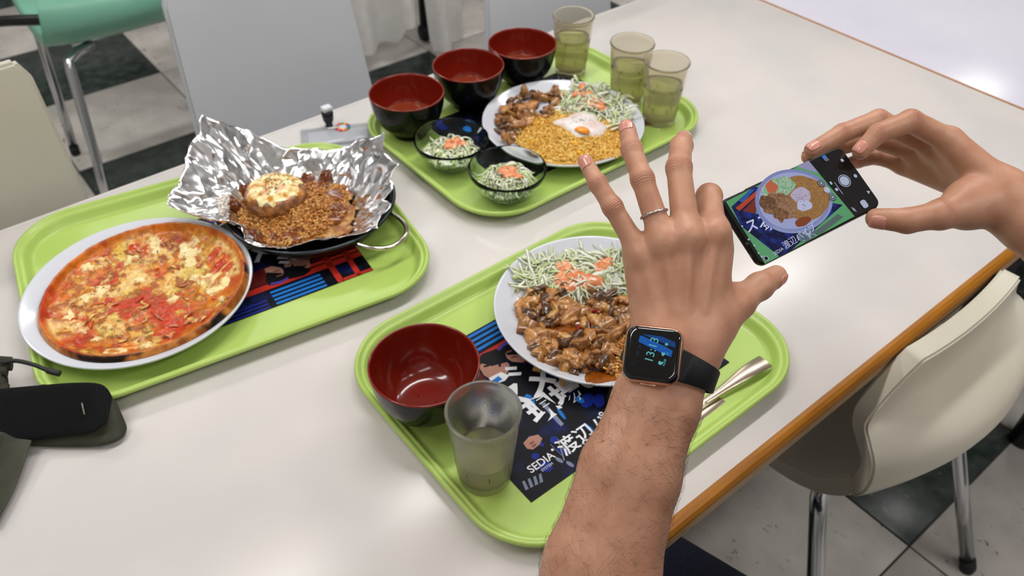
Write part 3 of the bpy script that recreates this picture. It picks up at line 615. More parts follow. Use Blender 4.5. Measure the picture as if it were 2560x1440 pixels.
for k in range(46):
    a,r_=rnd.uniform(0,6.28),rnd.uniform(0,.022); x,y=q[0]*.4+r_*math.cos(a),q[1]*.4+r_*math.sin(a); t=min(1,math.hypot(x,y)/.042)
    ob('herb_fleck',me('herb_fleck',*lathe([(0,-.0004),(.0007,0),(0,.0004)],5)),mherb if k%2 else mpep,egg,(x,y,hE(x,y)+.0105*max(0,1-t**2.6)**.6+.0003))
mcorn=mat('corn_yellow',(236,176,30),.3,coat=.3)
for k in range(9):
    q=surf(*rp(rnd),hF) if k>2 else surf(*((1455,273),(1330,358),(1450,385))[k],hF); tag(ob('corn_kernel',chunk_mesh(200+k%3,.009,'corn_kernel'),mcorn,None,(q[0],q[1],hF(q[0],q[1])+.0015),(rnd.random(),rnd.random(),rnd.random()*6)),'yellow corn kernel in the egg rice','corn','corn kernels in the egg rice')
# ---------------- side salads ----------------
for k,(c,lab) in enumerate(((S1,'shredded cabbage salad in the glass bowl next to the soup bowls'),(S2,'shredded cabbage salad heaped in the glass bowl at the tray corner'))):
    zb=ZF+.0007
    def hS(x,y,c=c,zb=zb,k=k):
        r=math.hypot(x-c[0],y-c[1]); return zb+max(.009+.0*r,float(np.interp(r,[0,.025,.036,.045,.052],[.031+.006*k,.030+.005*k,.026,.024,.034])))
    def ps(r,c=c):
        a,q=r.uniform(0,6.28),.036*math.sqrt(r.random()); return c[0]+q*math.cos(a)-.006,c[1]+q*math.sin(a)-.006
    def ps2(r,c=c):
        a,q=r.uniform(0,6.28),.026*math.sqrt(r.random()); return c[0]+q*math.cos(a),c[1]+q*math.sin(a)
    sb=shreds(300,ps,lambda x,y:hS(x,y)-.005,seed=30+k,w=(.0008,.002),L=(.012,.026),lift=.006)
    s2=shreds(160,ps2,lambda x,y:zb+.009,seed=50+k,L=(.012,.022),lift=.012); sb.add(s2.v,s2.f,np.array(s2.c))
    in_bowl(sb,c,zb)
    sl=tag(ob('cabbage_salad',sb.mesh('cabbage_salad'),mveg),lab,'salad',kind='stuff')
    for j in range(7):
        a=j*.9+.4+k; dq=rnd.uniform(.004,.019); ob('dressing',me('dressing',*blob(c[0]+dq*math.cos(a),c[1]+dq*math.sin(a),rnd.uniform(.004,.009),.0022,lambda x,y:hS(x,y)+.004,j+40+k*9,.4)),mdress,sl)
# tall curled shreds over the rim of the corner bowl
# ---------------- pizza ----------------
mpz=mat('pizza_top',(255,255,255),.3,attr='Col',coat=.08,bump=.25,bscale=260,c2=(222,208,190),scale=160)
pz=empty('pizza',(.106,.838,ZF+.0053)); tag(pz,'thin crust pizza with melted cheese and herbs on a white plate','pizza'); RP=.1225
nr,na=110,300; rr=np.linspace(0,1,nr+1)[:,None]; th=np.linspace(0,2*np.pi,na,endpoint=False)[None,:]
ro=RP*(1+.05*(vn(np.stack([np.cos(th[0])*1.5+5,np.sin(th[0])*1.5+5,th[0]*0],1),1.,3)-.5))
X=rr*ro[None]*np.cos(th); Y=rr*ro[None]*np.sin(th); R2=np.broadcast_to(rr,X.shape)
P=np.stack([X.ravel(),Y.ravel(),X.ravel()*0],1); t=R2.ravel()
n1=fbm(P,34,4,1); n2=fbm(P,80,4,7); n3=fbm(P,18,3,15); n4=fbm(P,150,3,22); n5=fbm(P,46,3,31)
ch=sst(.44,.56,n1*.7+n2*.3)*sst(.955,.88,t)
crust=sst(.95,.975,t)
z=.0035+.0065*np.exp(-((t-.955)/.03)**2)+.0022*ch+.0022*(n2-.5)+.0015*(n4-.5)
z=np.where(t>.96,.0002+(z-.0002)*np.sqrt(np.clip(1-((t-.96)/.04)**2,0,1)),z)
z+=np.interp(np.hypot(P[:,0]+.106-CP[0],P[:,1]+.838-CP[1])/.1335,[0,.45,.62,.74,.86,.95,.985,1],[.0,.0,.001,.005,.013,.020,.0195,.0205])
L3=lambda c:np.array(lin(c)[:3])
col=L3((202,62,10))[None]*(1-sst(.38,.56,n3))[:,None]+L3((220,128,26))[None]*sst(.38,.56,n3)[:,None]
red_=sst(.64,.72,n5)*.8; col=col*(1-red_[:,None])+L3((178,52,18))*red_[:,None]
chc=L3((236,212,140))[None]*(1-sst(.45,.6,n2))[:,None]+L3((226,178,76))[None]*sst(.45,.6,n2)[:,None]
col=col*(1-ch[:,None])+chc*ch[:,None]
br=sst(.50,.60,n4*.55+n2*.45)*(.35+.65*ch)*.9*(1-crust); col=col*(1-br[:,None])+L3((164,84,22))*br[:,None]
herb=sst(.66,.7,fbm(P,210,2,51))*sst(.8,.5,t)*sst(.42,.55,n3); col=col*(1-.85*herb[:,None])+L3((70,82,30))*.85*herb[:,None]
oil=sst(.58,.64,fbm(P,26,2,77))*.6*(1-crust); col=col*(1-oil[:,None])+col*np.array([.85,.95,.35])*oil[:,None]
cc_=L3((206,140,66))[None]*(1-sst(.4,.6,n2))[:,None]+L3((160,92,34))[None]*sst(.4,.6,n2)[:,None]
char=sst(.60,.66,fbm(P,22,3,91)); cc_=cc_*(1-char[:,None])+L3((36,22,14))*char[:,None]
col=col*(1-crust[:,None])+cc_*crust[:,None]
V=np.stack([P[:,0],P[:,1],z],1); F_=[]
for i in range(nr):
    for j in range(na): F_.append((i*na+j,i*na+(j+1)%na,(i+1)*na+(j+1)%na,(i+1)*na+j))
ob('dough_base',me('dough_base',V,F_,True,col*np.array([1.,.9,.82])),mpz,pz)
def hP(x,y):
    r=min(.999,math.hypot(x,y)/RP); a=int(math.atan2(y,x)/(2*math.pi)*na)%na; return float(z[int(r*nr)*na+a])
mche=mat('melted_cheese',(238,220,160),.25,c2=(192,116,34),scale=75,lo=.46,hi=.62,coat=.12,sss=.2); mche2=mat('melted_cheese_brown',(226,184,104),.25,c2=(146,72,22),scale=100,lo=.4,hi=.58,coat=.12)
mham=mat('ham_pink',(214,140,110),.3,c2=(170,80,40),scale=70,coat=.3); mtom=mat('tomato_red',(180,50,16),.16,c2=(206,92,24),scale=60,coat=.2)
def pl(px,py,r_=0.):
    p=on(px,py,.016); x,y=p[0]-.106,p[1]-.838; q=math.hypot(x,y); m_=RP*.9-r_*1.2; return (x,y) if q<m_ else (x*m_/q,y*m_/q)
for k,(px,py,r_) in enumerate(((430,592,.024),(485,622,.022),(390,620,.018),(455,650,.012),(520,590,.010),(230,735,.021),(270,690,.014),(540,708,.018),(500,700,.011),(195,760,.009),(175,790,.010),(430,745,.009),(300,830,.010),(290,880,.012),(200,820,.009),(480,800,.009),(560,760,.007),(330,650,.012),(250,650,.011),(215,670,.010),(350,700,.009),(420,840,.008),(370,870,.009),(240,850,.008))):
    x,y=pl(px,py,r_); ob('cheese_patch',me('cheese_patch',*blob(x,y,r_,.0022,hP,k+70,.5,34,7,3.4,rnd.uniform(.55,.95),rnd.uniform(0,3))),mche if k%3 else mche2,pz)
for k,(px,py,r_) in enumerate(((555,665,.017),(585,680,.012),(380,570,.016),(330,600,.012),(270,750,.008),(400,830,.011),(300,660,.008),(540,640,.012),(160,720,.008),(430,860,.012))):
    x,y=pl(px,py,r_); ob('tomato_patch',me('tomato_patch',*blob(x,y,r_,.0012,hP,k+170,.35,28,6,2.6,.6,.4)),mtom,pz)
for k in range(34):
    a,r_=rnd.uniform(0,6.28),RP*.8*math.sqrt(rnd.random()); x,y=r_*math.cos(a),r_*math.sin(a)
    ob('onion_strip',me('onion_strip',*tube([(x+.012*math.cos(s*.15+a*3)*s/4,y+.012*math.sin(s*.15+a*3)*s/4,hP(x,y)+.001+.0005*math.sin(s)) for s in range(5)],[.0008,.0019,.0022,.0018,.0006],8,up=(0,0,1),flat=.35)),(mham,mche2,mtom)[k%3],pz)
hb=MB()
for k in range(520):
    a,r_=rnd.uniform(0,6.28),RP*.82*math.sqrt(rnd.random()); x,y=r_*math.cos(a),r_*math.sin(a)
    if vn(np.array([[x,y,0.]]),40,61)[0]<.45: continue
    s=rnd.uniform(.0006,.0016); d=rnd.uniform(0,6.28); hb.add([(x+s*math.cos(d),y+s*math.sin(d),hP(x,y)+.0022),(x-s*.4*math.sin(d),y+s*.4*math.cos(d),hP(x,y)+.0029),(x-s*math.cos(d),y-s*math.sin(d),hP(x,y)+.0022),(x+s*.4*math.sin(d),y-s*.4*math.cos(d),hP(x,y)+.0027)],[(0,1,2,3)])
tag(ob('herb_flecks',hb.mesh('herb_flecks',False),mherb,pz),kind='stuff')
# ---------------- skillet, foil, rice, hamburg steak ----------------
CS=(.343,.855); msk=mat('cast_iron',(20,21,23),.3,metal=.5,c2=(30,31,33),scale=80); mskr=mat('skillet_rim',(60,64,70),.22,metal=.9); mwire=mat('bright_steel',(205,200,190),.14,metal=1.)
sk=empty('skillet',(CS[0],CS[1],ZF+.0005)); tag(sk,'round black steel skillet with wire handles under the foil','skillet')
R_=.112
ob('pan',me('pan',*lathe([(0,.0),(R_*.69,.0),(R_*.76,.0022),(R_*.895,.0165),(R_*.975,.032),(R_*.985,.0335),(R_*.96,.0345),(R_*.93,.0315),(R_*.87,.018),(R_*.78,.0055),(0,.005)],96)),msk,sk)
ob('rim',me('rim',*tube([(R_*math.cos(2*math.pi*i/96),R_*math.sin(2*math.pi*i/96),.035) for i in range(96)],.0026,8,closed=True)),mskr,sk)
ha=math.atan2(.716-CS[1],.375-CS[0])
hd=math.atan2(on(955,585,.03)[1]-CS[1],on(955,585,.03)[0]-CS[0])
for a0 in (hd,hd+math.pi):
    pts=[]
    for i in range(25):
        t=-1+2*i/24; a=a0+t*.33; rr_=R_+.001+.036*(1-abs(t)**2.6); pts.append((rr_*math.cos(a),rr_*math.sin(a),.030-.004*(1-t*t)))
    ob('handle',me('handle',*tube([cr(pts,i/60) for i in range(61)],.0032,10)),mwire,sk)
mfoil=mat('aluminium_foil',(236,236,238),.2,metal=1.)
rim=[(505,288,.125),(545,305,.112),(590,318,.095),(640,342,.078),(700,366,.066),(760,374,.06),(812,378,.058),(850,372,.06),(890,352,.07),(930,345,.082),(962,330,.09),(955,385,.088),(990,410,.09),(975,440,.084),(985,470,.078),(955,500,.068),(972,520,.066),(945,545,.058),(941,569,.052),(900,583,.05),(852,593,.047),(800,596,.0455),(751,611,.046),(715,618,.045),(675,626,.044),(630,618,.045),(612,600,.047),(606,568,.052),(583,553,.054),(550,550,.054),(516,544,.056),(470,530,.06),(424,514,.068),(428,485,.072),(450,450,.08),(470,400,.09),(478,365,.10),(500,330,.112)]
RIM=np.array([on(a,b,c-.0) for a,b,c in rim]); FC=np.array([.332,.853,T])
nr=len(RIM); NA=114; NRR=15; SUB=4
def rimpt(j):
    x=j/NA*nr; i=int(x)%nr; u=x-int(x); a,b=RIM[i],RIM[(i+1)%nr]; return a+(b-a)*u
rp_=np.array([rimpt(j) for j in range(NA)]); tt=np.linspace(0,1,NRR+1); zb_=T+.0125
D=rp_[:,None,:2]-FC[None,None,:2]
wall=np.clip((tt-.5)/.5,0,1)[None]**1.15
Zf=zb_+(rp_[:,2:3]-zb_)*wall
XY=FC[None,None,:2]+D*tt[None,:,None]
rs_=np.hypot(XY[:,:,0]-CS[0],XY[:,:,1]-CS[1])/R_
Zf=np.maximum(Zf,ZF+.003+np.interp(rs_,[0,.78,.87,.93,.985,1.02,1.05,1.6],[.0055,.0065,.019,.0325,.040,.041,.041,.03])-np.where(rs_<.8,.002,0))
Pf=np.concatenate([XY,Zf[:,:,None]],2)
amp=sst(.3,.7,tt)[None,:,None]*np.where(tt>.97,.5,1.)[None,:,None]
dr=np.concatenate([D/np.linalg.norm(D,axis=2,keepdims=True),np.full((NA,1,1),.45)],2)
tan=np.stack([-D[:,0,1],D[:,0,0],D[:,0,0]*0],1)[:,None]/np.linalg.norm(D,axis=2,keepdims=True)
RN=NR.normal(0,1,(NA,NRR+1,3)); big=fbm(Pf.reshape(-1,3),30,2,25).reshape(NA,NRR+1,1)-.5
pleat=(np.abs(((np.arange(NA)*13/NA+big[:,8,0]*1.3)%1)-.5)-.25)[:,None,None]
Pf=Pf+amp*(dr*(.0026*RN[:,:,:1]+.020*big+.012*pleat*tt[None,:,None])+tan*.0022*RN[:,:,1:2]+np.array([0,0,.0012])*RN[:,:,2:])
# fine grid on the faceted coarse triangles
V=[];nA,nR=NA*SUB,NRR*SUB
ii=np.arange(nA); kk=np.arange(nR+1); I0=ii//SUB; U=(ii%SUB)/SUB; K0=np.minimum(kk//SUB,NRR-1); W_=kk/SUB-K0
A00=Pf[I0][:,K0]; A10=Pf[(I0+1)%NA][:,K0]; A01=Pf[I0][:,K0+1]; A11=Pf[(I0+1)%NA][:,K0+1]
u=U[:,None,None]; w=W_[None,:,None]; flip=(hash3(I0[:,None],K0[None,:],I0[:,None]*0,3)>.5)[:,:,None]
t1=np.where(u+w<=1,A00+(A10-A00)*u+(A01-A00)*w,A11+(A01-A11)*(1-u)+(A10-A11)*(1-w))
t2=np.where(u>=w,A00+(A10-A00)*u+(A11-A10)*w,A00+(A01-A00)*w+(A11-A01)*u)
Vf=np.where(flip,t1,t2).reshape(-1,3)
rg=np.abs(2*vn(Vf,70,5)-1)*.0022+np.abs(2*vn(Vf,150,6)-1)*.0008
Vf=Vf+np.repeat(dr[I0],nR+1,axis=1).reshape(-1,3)*(rg*np.broadcast_to(sst(.3,.7,kk/nR)[None],(nA,nR+1)).ravel())[:,None]
rs2=np.hypot(Vf[:,0]-CS[0],Vf[:,1]-CS[1])/R_; Vf[:,2]=np.maximum(Vf[:,2],np.where(rs2<1.04,ZF+.0015+np.interp(rs2,[0,.78,.87,.93,.955,.97,1.04],[.005,.0058,.0185,.032,.037,.0385,.0385]),0))
F_=[]
for j in range(nA):
    for i in range(nR): F_.append((j*(nR+1)+i,((j+1)%nA)*(nR+1)+i,((j+1)%nA)*(nR+1)+i+1,j*(nR+1)+i+1))
fm_=me('foil_sheet',Vf,F_,True); fm_.set_sharp_from_angle(angle=math.radians(24))
fo=ob('foil_sheet',fm_,mfoil); tag(fo,'crumpled aluminium foil lining the skillet','foil')
sm=fo.modifiers.new('s','SOLIDIFY'); sm.thickness=.0003
# rice in the skillet
cr0=on(730,515,.035)[:2]; ch0=on(692,497,.036)[:2]
def hK(x,y):
    r=math.hypot(x-FC[0],y-FC[1]); return T+.0155+gau(x,y,cr0,.045,.021)+.0045*(vn(np.array([[x,y,0.]]),60,3)[0])+max(0,r-.07)*.22
KR=[lin(c)[:3] for c in ((180,114,40),(196,138,58),(152,86,26),(204,156,88),(166,100,32))]
from mathutils.kdtree import KDTree
kd=KDTree(len(Vf))
for i_,p_ in enumerate(Vf): kd.insert((p_[0],p_[1],0),i_)
kd.balance()
def foilz(x,y): return max(Vf[i_][2] for _,i_,_ in kd.find_n((x,y,0),3))
b=MB(); V,f,C=mound(FC[0]+.004,FC[1]-.004,.092,hK,KR,16,'m',jit=.0022); keep=np.array([q[2]>foilz(q[0],q[1])-.0015 for q in V]); V[:,2]=np.array([max(q[2],foilz(q[0],q[1])+.0002) if k_ else q[2] for q,k_ in zip(V,keep)]); f=[q for q in f if all(keep[i] for i in q)]; b.add(V,f,C)
def seen(px,py):                 # first rice or foil point met along the pixel's ray
    for z_ in np.linspace(.09,.012,157):
        p=on(px,py,z_)
        if max(hK(p[0],p[1]),foilz(p[0],p[1]))>=p[2]: return p
    return p
def only_in_foil(fn):
    def g(r):
        for _ in range(40):
            x,y=fn(r)
            if hK(x,y)>foilz(x,y)-.0003: return x,y
        return FC[0],FC[1]
    return g
kp=inpoly([(560,510),(590,470),(640,430),(760,420),(840,430),(870,480),(860,540),(800,585),(720,615),(650,610),(600,570)])
g=grains(3000,only_in_foil(wpos(kp,hK)),lambda x,y:max(hK(x,y),foilz(x,y)+.0016),KR,seed=28,L=.0028,R_=.0013,lift=.003); b.add(g.v,g.f,np.array(g.c)); tag(ob('sauced_rice',b.mesh('sauced_rice'),mrice),'brown sauced rice heaped in the foil-lined skillet','rice',kind='stuff')
WR=[lin(c)[:3] for c in ((226,218,204),(214,200,180),(235,230,220))]
wp=inpoly([(545,520),(560,495),(575,500),(570,530),(555,545)]); g=grains(170,(lambda r: tuple(seen(*wp(r))[:2])),lambda x,y:max(hK(x,y)+.002,foilz(x,y)+.002),WR,seed=29,L=.003,R_=.0013,lift=.006); tag(ob('white_rice',g.mesh('white_rice'),mrice),'small patch of white rice at the left edge of the skillet rice','rice',kind='stuff')
mdemi=mat('demi_sauce',(92,42,10),.18,c2=(116,58,16),scale=50,coat=.05)
for k,(px,py,r_,e_) in enumerate(((592,512,.011,.6),(622,482,.011,.6),(838,490,.018,.5),(845,522,.014,.6),(770,452,.012,.5),(812,460,.012,.5),(645,592,.010,.6),(735,586,.013,.7),(690,597,.009,.6),(835,545,.012,.7))):
    q=seen(px,py); tag(ob('demi_glace',me('demi_glace',*blob(q[0],q[1],r_,.0012,lambda x,y:max(hK(x,y)+.0026,foilz(x,y)+.0012),k+220,.35,30,7,2.4,e_+.25,k*.7)),mdemi),'glossy brown sauce puddle around the skillet rice','sauce','sauce puddles in the foil skillet')
hs=empty('hamburg_steak',(ch0[0],ch0[1],hK(*ch0)-.008)); hs.scale=(1.13,1.13,1.05); tag(hs,'round hamburg steak with browned melted cheese on skillet rice','steak')
mst=mat('steak_brown',(104,58,20),.35,c2=(158,98,38),scale=110,lo=.4,hi=.6,bump=.9,bscale=160,coat=.15)
v,f=lathe([(0,-.002),(.030,-.002),(.0345,.004),(.0365,.012),(.0355,.020),(.031,.0255),(.02,.0275),(0,.028)],60); V=np.array(v); V+=(fbm(V,70,3,5)-.5)[:,None]*np.array([.008,.008,.005]); ob('patty',me('patty',V,f),mst,hs)
mgr=mat('gratin_cheese',(232,218,160),.25,c2=(196,126,34),scale=105,lo=.44,hi=.6,coat=.1,sss=.15)
def hT(x,y): r=math.hypot(x,y); return float(np.interp(r,[0,.02,.031,.0355,.0365,.039],[.0285,.028,.026,.0205,.013,.004]))+.0005
ob('cheese_topping',me('cheese_topping',*blob(.001,.003,.0345,.0016,hT,301,.2,72,20,6.5)),mgr,hs)
for k in range(110):
    a,r_=rnd.uniform(0,6.28),.026*math.sqrt(rnd.random()); x,y=r_*math.cos(a)+.003,r_*math.sin(a)+.006; s=rnd.uniform(.0005,.0011)
    ob('parsley_fleck',me('parsley_fleck',*lathe([(0,-.0004),(s,0),(0,.0004)],5)),mherb,hs,(x,y,hT(x,y)+.0024))
# ---------------- cutlery on the near tray ----------------
mst2=mat('cutlery_steel',(198,184,166),.3,metal=1.)
def bar(name,pts,ws,th,m,label,n=40):
    v=[];f=[];P=[cr(pts,i/n) for i in range(n+1)]; Wd=[float(cr([[w] for w in ws],i/n)[0]) for i in range(n+1)]
    for i in range(n+1):
        t=P[min(i+1,n)]-P[max(i-1,0)]; s=np.cross(t,(0,0,1)); s/=np.linalg.norm(s); N=np.cross(s,t); N/=np.linalg.norm(N)
        for a,b in ((-1,-.5),(-.8,.5),(0,.75),(.8,.5),(1,-.5),(0,-.6)): v.append(P[i]+s*Wd[i]*a*.5+N*th*b)
    for i in range(n):
        for j in range(6): f.append((i*6+j,i*6+(j+1)%6,(i+1)*6+(j+1)%6,(i+1)*6+j))
    f.append(tuple(range(6))[::-1]); f.append(tuple(n*6+j for j in range(6)))
    mm=me(name,v,f); bm=bmesh.new(); bm.from_mesh(mm); bmesh.ops.recalc_face_normals(bm,faces=bm.faces); bm.to_mesh(mm); bm.free(); mm.set_sharp_from_angle(angle=math.radians(50))
    return tag(ob(name,mm,m),label,'cutlery')
# spoon: handle end lies free, bowl under the wrist
a=on(1912,908,.008); b_=on(1795,987,.006)
d_=(b_-a)*(1,1,0); d_/=np.linalg.norm(d_); L_=.185
sp_=bar('spoon',[a+(0,0,.004),a+d_*.03+(0,0,.007),a+d_*.07+(0,0,.004),a+d_*.12+(0,0,.0015),a+d_*.135+(0,0,.001)],[.020,.017,.010,.006,.007],.0011,mst2,'steel spoon with a broad handle end lying on the near tray')
sv=[];sf=[]
for i in range(13):
    for j in range(25):
        r_=i/12; t_=2*math.pi*j/24; x_=.026*r_*math.cos(t_)*(1+.12*math.cos(t_)); y_=.0185*r_*math.sin(t_); sv.append(a+d_*(.158+x_)+np.cross(d_,(0,0,1))*y_+np.array((0,0,-.0012+.006*r_*r_)))
for i in range(12):
    for j in range(24): sf.append((i*25+j,i*25+j+1,(i+1)*25+j+1,(i+1)*25+j))
sbm=ob('bowl',me('bowl',sv,sf),mst2,sp_); sbm.modifiers.new('s','SOLIDIFY').thickness=.001
a=on(1800,996,.004); b_=on(1745,1042,.004); d_=(b_-a)/np.linalg.norm(b_-a)
bar('table_knife',[a+(0,0,.0006),a+d_*.02,a+d_*.05,a+d_*.10],[.016,.016,.014,.012],.0014,mst2,'steel knife with a square handle end partly hidden by the forearm')
# ---------------- card holder, reel clip, ring badge ----------------
mclear=mat('clear_vinyl',(232,234,238),.12,trans=.75,ior=1.2,spec=.5); mcard=mat('card_white',(206,208,214),.4); 
c0=on(745,332); c1=on(735,366); cx_=on(895,335)
ux=np.array([np.cos(math.radians(-20)),np.sin(math.radians(-20)),0]);
ch_=empty('card_holder',(.475,1.022,T+.0006),math.radians(-26)); tag(ch_,'clear vinyl card holder lying on the table behind the foil','card holder')
ob('sleeve',bevel(me('sleeve',*box((0,0,.0016),(.115,.072,.0024)),smooth=False),.0006,1),mclear,ch_)
ob('white_card',me('white_card',*box((.0,-.004,.0017),(.092,.056,.0006)),smooth=False),mcard,ch_)
ob('dark_stripe',me('dark_stripe',*box((.002,-.018,.0023),(.088,.008,.0004)),smooth=False),mat('stripe_navy',(30,34,48),.4),ch_)
ob('top_slot',me('top_slot',*box((0,.030,.0029),(.03,.005,.0005)),smooth=False),mcard,ch_)
cl=empty('reel_clip',tuple(on(824,318))); tag(cl,'black clip with a white top standing behind the foil','clip')
ob('clip_body',me('clip_body',*lathe([(0,0),(.0055,0),(.006,.003),(.0055,.008),(.0085,.014),(.0095,.024),(.009,.030),(0,.030)],20)),mat('clip_black',(16,16,18),.25),cl)
ob('clip_lid',bevel(me('clip_lid',*box((0,0,.034),(.017,.014,.009)),smooth=False),.003),mcard,cl)
ob('clear_strap',bevel(me('clear_strap',*box((.0,-.008,.0012),(.012,.03,.002)),smooth=False),.0006,1),mclear,cl)
rb=empty('ring_badge',tuple(on(857,323))); tag(rb,'small round badge with a multicoloured ring on the card holder','badge')
rb.location.z=T+.0036
cols=[(200,40,40),(230,160,30),(60,140,60),(190,30,50),(220,60,40),(40,150,190),(240,190,20),(150,30,60),(230,90,40),(210,30,90),(250,150,30),(190,130,40),(70,120,60),(20,100,150),(30,80,130)]
for k,c in enumerate(cols):
    a0,a1=2*math.pi*k/15+.02,2*math.pi*(k+1)/15-.02; v=[]
    for zz in (0,.0014):
        for r_ in (.0072,.0122):
            for q in range(4): a=a0+(a1-a0)*q/3; v.append((r_*math.cos(a),r_*math.sin(a),zz))
    f=[]
    for q in range(3): f+=[(8+q,8+q+1,12+q+1,12+q),(q,4+q,5+q,q+1),(4+q,12+q,13+q,5+q),(q,q+1,9+q,8+q)]
    f+=[(0,8,12,4),(3,7,15,11)]
    ob('colour_segment',me('colour_segment',v,f,False),mat('seg_%d'%k,c,.3),rb)
ob('badge_disc',me('badge_disc',*lathe([(0,.0008),(.0072,.0008),(.0072,0),(0,0)],30)),mcard,rb)
# ---------------- camera strap and cord at the table's left ----------------
def band(path,widths,th,side,n=48,nc=14,rib=0.):
    # ribbon with rounded edges: path centre line, 'side' = width direction per point
    v=[];f=[];P=np.array([cr(path,i/n) for i in range(n+1)]); S=np.array([cr(side,i/n) for i in range(n+1)]); Wd=np.array([cr([[w] for w in widths],i/n)[0] for i in range(n+1)])
    for i in range(n+1):
        t=P[min(i+1,n)]-P[max(i-1,0)]; t/=np.linalg.norm(t); s=S[i]-t*(S[i]@t); s/=np.linalg.norm(s); N=np.cross(s,t); N/=np.linalg.norm(N)
        h=Wd[i]/2
        for a in range(nc):
            q=2*math.pi*a/nc; c,s_=math.cos(q),math.sin(q); x=h*np.sign(c)*abs(c)**.35; y=th/2*np.sign(s_)*abs(s_)**.6
            v.append(P[i]+s*x+N*y)
    for i in range(n):
        for a in range(nc): f.append((i*nc+a,i*nc+(a+1)%nc,(i+1)*nc+(a+1)%nc,(i+1)*nc+a))
    f.append(tuple(range(nc))[::-1]); f.append(tuple(n*nc+a for a in range(nc)))
    return v,f
def wave(m,scale,strength,rot=(0,0,0),dist=.001):
    nt=m.node_tree; b=nt.nodes['Principled BSDF']; w=nt.nodes.new('ShaderNodeTexWave'); w.inputs['Scale'].default_value=scale; w.inputs['Distortion'].default_value=.3
    tc=nt.nodes.new('ShaderNodeTexCoord'); mp=nt.nodes.new('ShaderNodeMapping'); mp.inputs['Rotation'].default_value=rot; nt.links.new(tc.outputs['Object'],mp.inputs[0]); nt.links.new(mp.outputs[0],w.inputs[0])
    bp=nt.nodes.new('ShaderNodeBump'); bp.inputs['Strength'].default_value=strength; bp.inputs['Distance'].default_value=dist; nt.links.new(w.outputs['Fac'],bp.inputs['Height']); nt.links.new(bp.outputs[0],b.inputs['Normal']); return m
mweb=wave(mat('strap_black',(13,16,17),.8,spec=.25),140,.9,(0,0,.5)); molv=mat('strap_olive',(62,62,48),.5,c2=(50,50,38),scale=40,spec=.3); mcord=wave(mat('cord_olive',(78,78,58),.8,c2=(52,52,38),scale=400),600,.8,(0,0,.8)); mgrn=mat('stitch_grey',(120,126,112),.8)
st=empty('camera_strap',(-.06,.74,T)); tag(st,'black ribbed camera strap with olive lining folded on the table','strap')
O=np.array((-.06,.74,T))
def sp3(l): return [np.array(p)-O for p in l]
a=sp3([on(-120,1050,.03),on(0,1040,.032),on(110,1030,.033),on(190,1022,.035),on(245,1020,.033),on(272,1025,.027)])
sd=[np.array((.05,1,.75))]*2+[np.array((.12,1,.75))]*2+[np.array((.3,1,.6))]*2
ob('ribbed_pad',me('ribbed_pad',*band(a,[.056,.056,.056,.054,.05,.03],.0065,sd)),mweb,st)
a=sp3([on(60,1046,.021),on(150,1050,.0205),on(225,1048,.0205),on(262,1044,.020),on(285,1040,.018),on(300,1036,.0145)])
ob('olive_lining',me('olive_lining',*band(a,[.056,.056,.058,.058,.052,.034],.006,[np.array((.15,1,.6))]*3+[np.array((.25,1,.55))]*3)),molv,st)
a=sp3([on(40,1075,.022),on(35,1120,.014),on(20,1180,.009),on(0,1240,.0065),on(-40,1320,.0055)])
ob('webbing_tail',me('webbing_tail',*band(a,[.034,.032,.03,.027,.026],.0025,[np.array((1,.15,.25))]*5)),molv,st)
a=sp3([on(70,1000,.03),on(85,985,.035),on(110,975,.036),on(135,985,.03)]); ob('keeper_loop',me('keeper_loop',*band(a,[.012]*4,.002,[np.array((.6,.6,.5))]*4)),mweb,st)
a=sp3([on(203,1000,.0405),on(207,1018,.0395),on(211,1036,.037)]); ob('stitching',me('stitching',*tube(a,.0008,6)),mgrn,st)
cd=empty('paracord',tuple(on(20,930,0))); tag(cd,'olive braided cord with a dark tip beside the pizza plate','cord'); O=np.array(on(20,930,0))
a=sp3([on(-60,880,.03),on(0,905,.04),on(40,902,.045),on(85,912,.044),on(120,926,.040),on(150,934,.037)])
ob('thin_lead',me('thin_lead',*tube([cr(a,i/40) for i in range(41)],[.0024]*30+[.0024]*2+[.0036]*9,10)),mat('lead_black',(34,36,32),.6),cd)
for k,(p0,p1) in enumerate((((-40,900),(28,905)),((-40,915),(30,914)),((-50,930),(18,930)),((-30,950),(10,960)))):
    a=sp3([on(*p0,.03),on((p0[0]+p1[0])/2,(p0[1]+p1[1])/2,.036),on(*p1,.034)]); ob('cord_wrap',me('cord_wrap',*tube([cr(a,i/12) for i in range(13)],.0058,10)),mcord,cd)
a=sp3([on(-10,930,.032),on(0,955,.034),on(12,980,.034),on(20,1005,.033)])
for q in (-1,1): ob('cord_braid',me('cord_braid',*tube([np.array(cr(a,i/40))+np.array((.003*math.cos(i*.9+q*1.57),.003*math.sin(i*.9+q*1.57),0)) for i in range(41)],.0045,8)),mcord,cd)
a=sp3([on(10,920,.03),on(16,950,.022),on(18,980,.02)]); ob('thin_lead',me('thin_lead',*tube(a,.002,8)),MATS['lead_black'],cd)

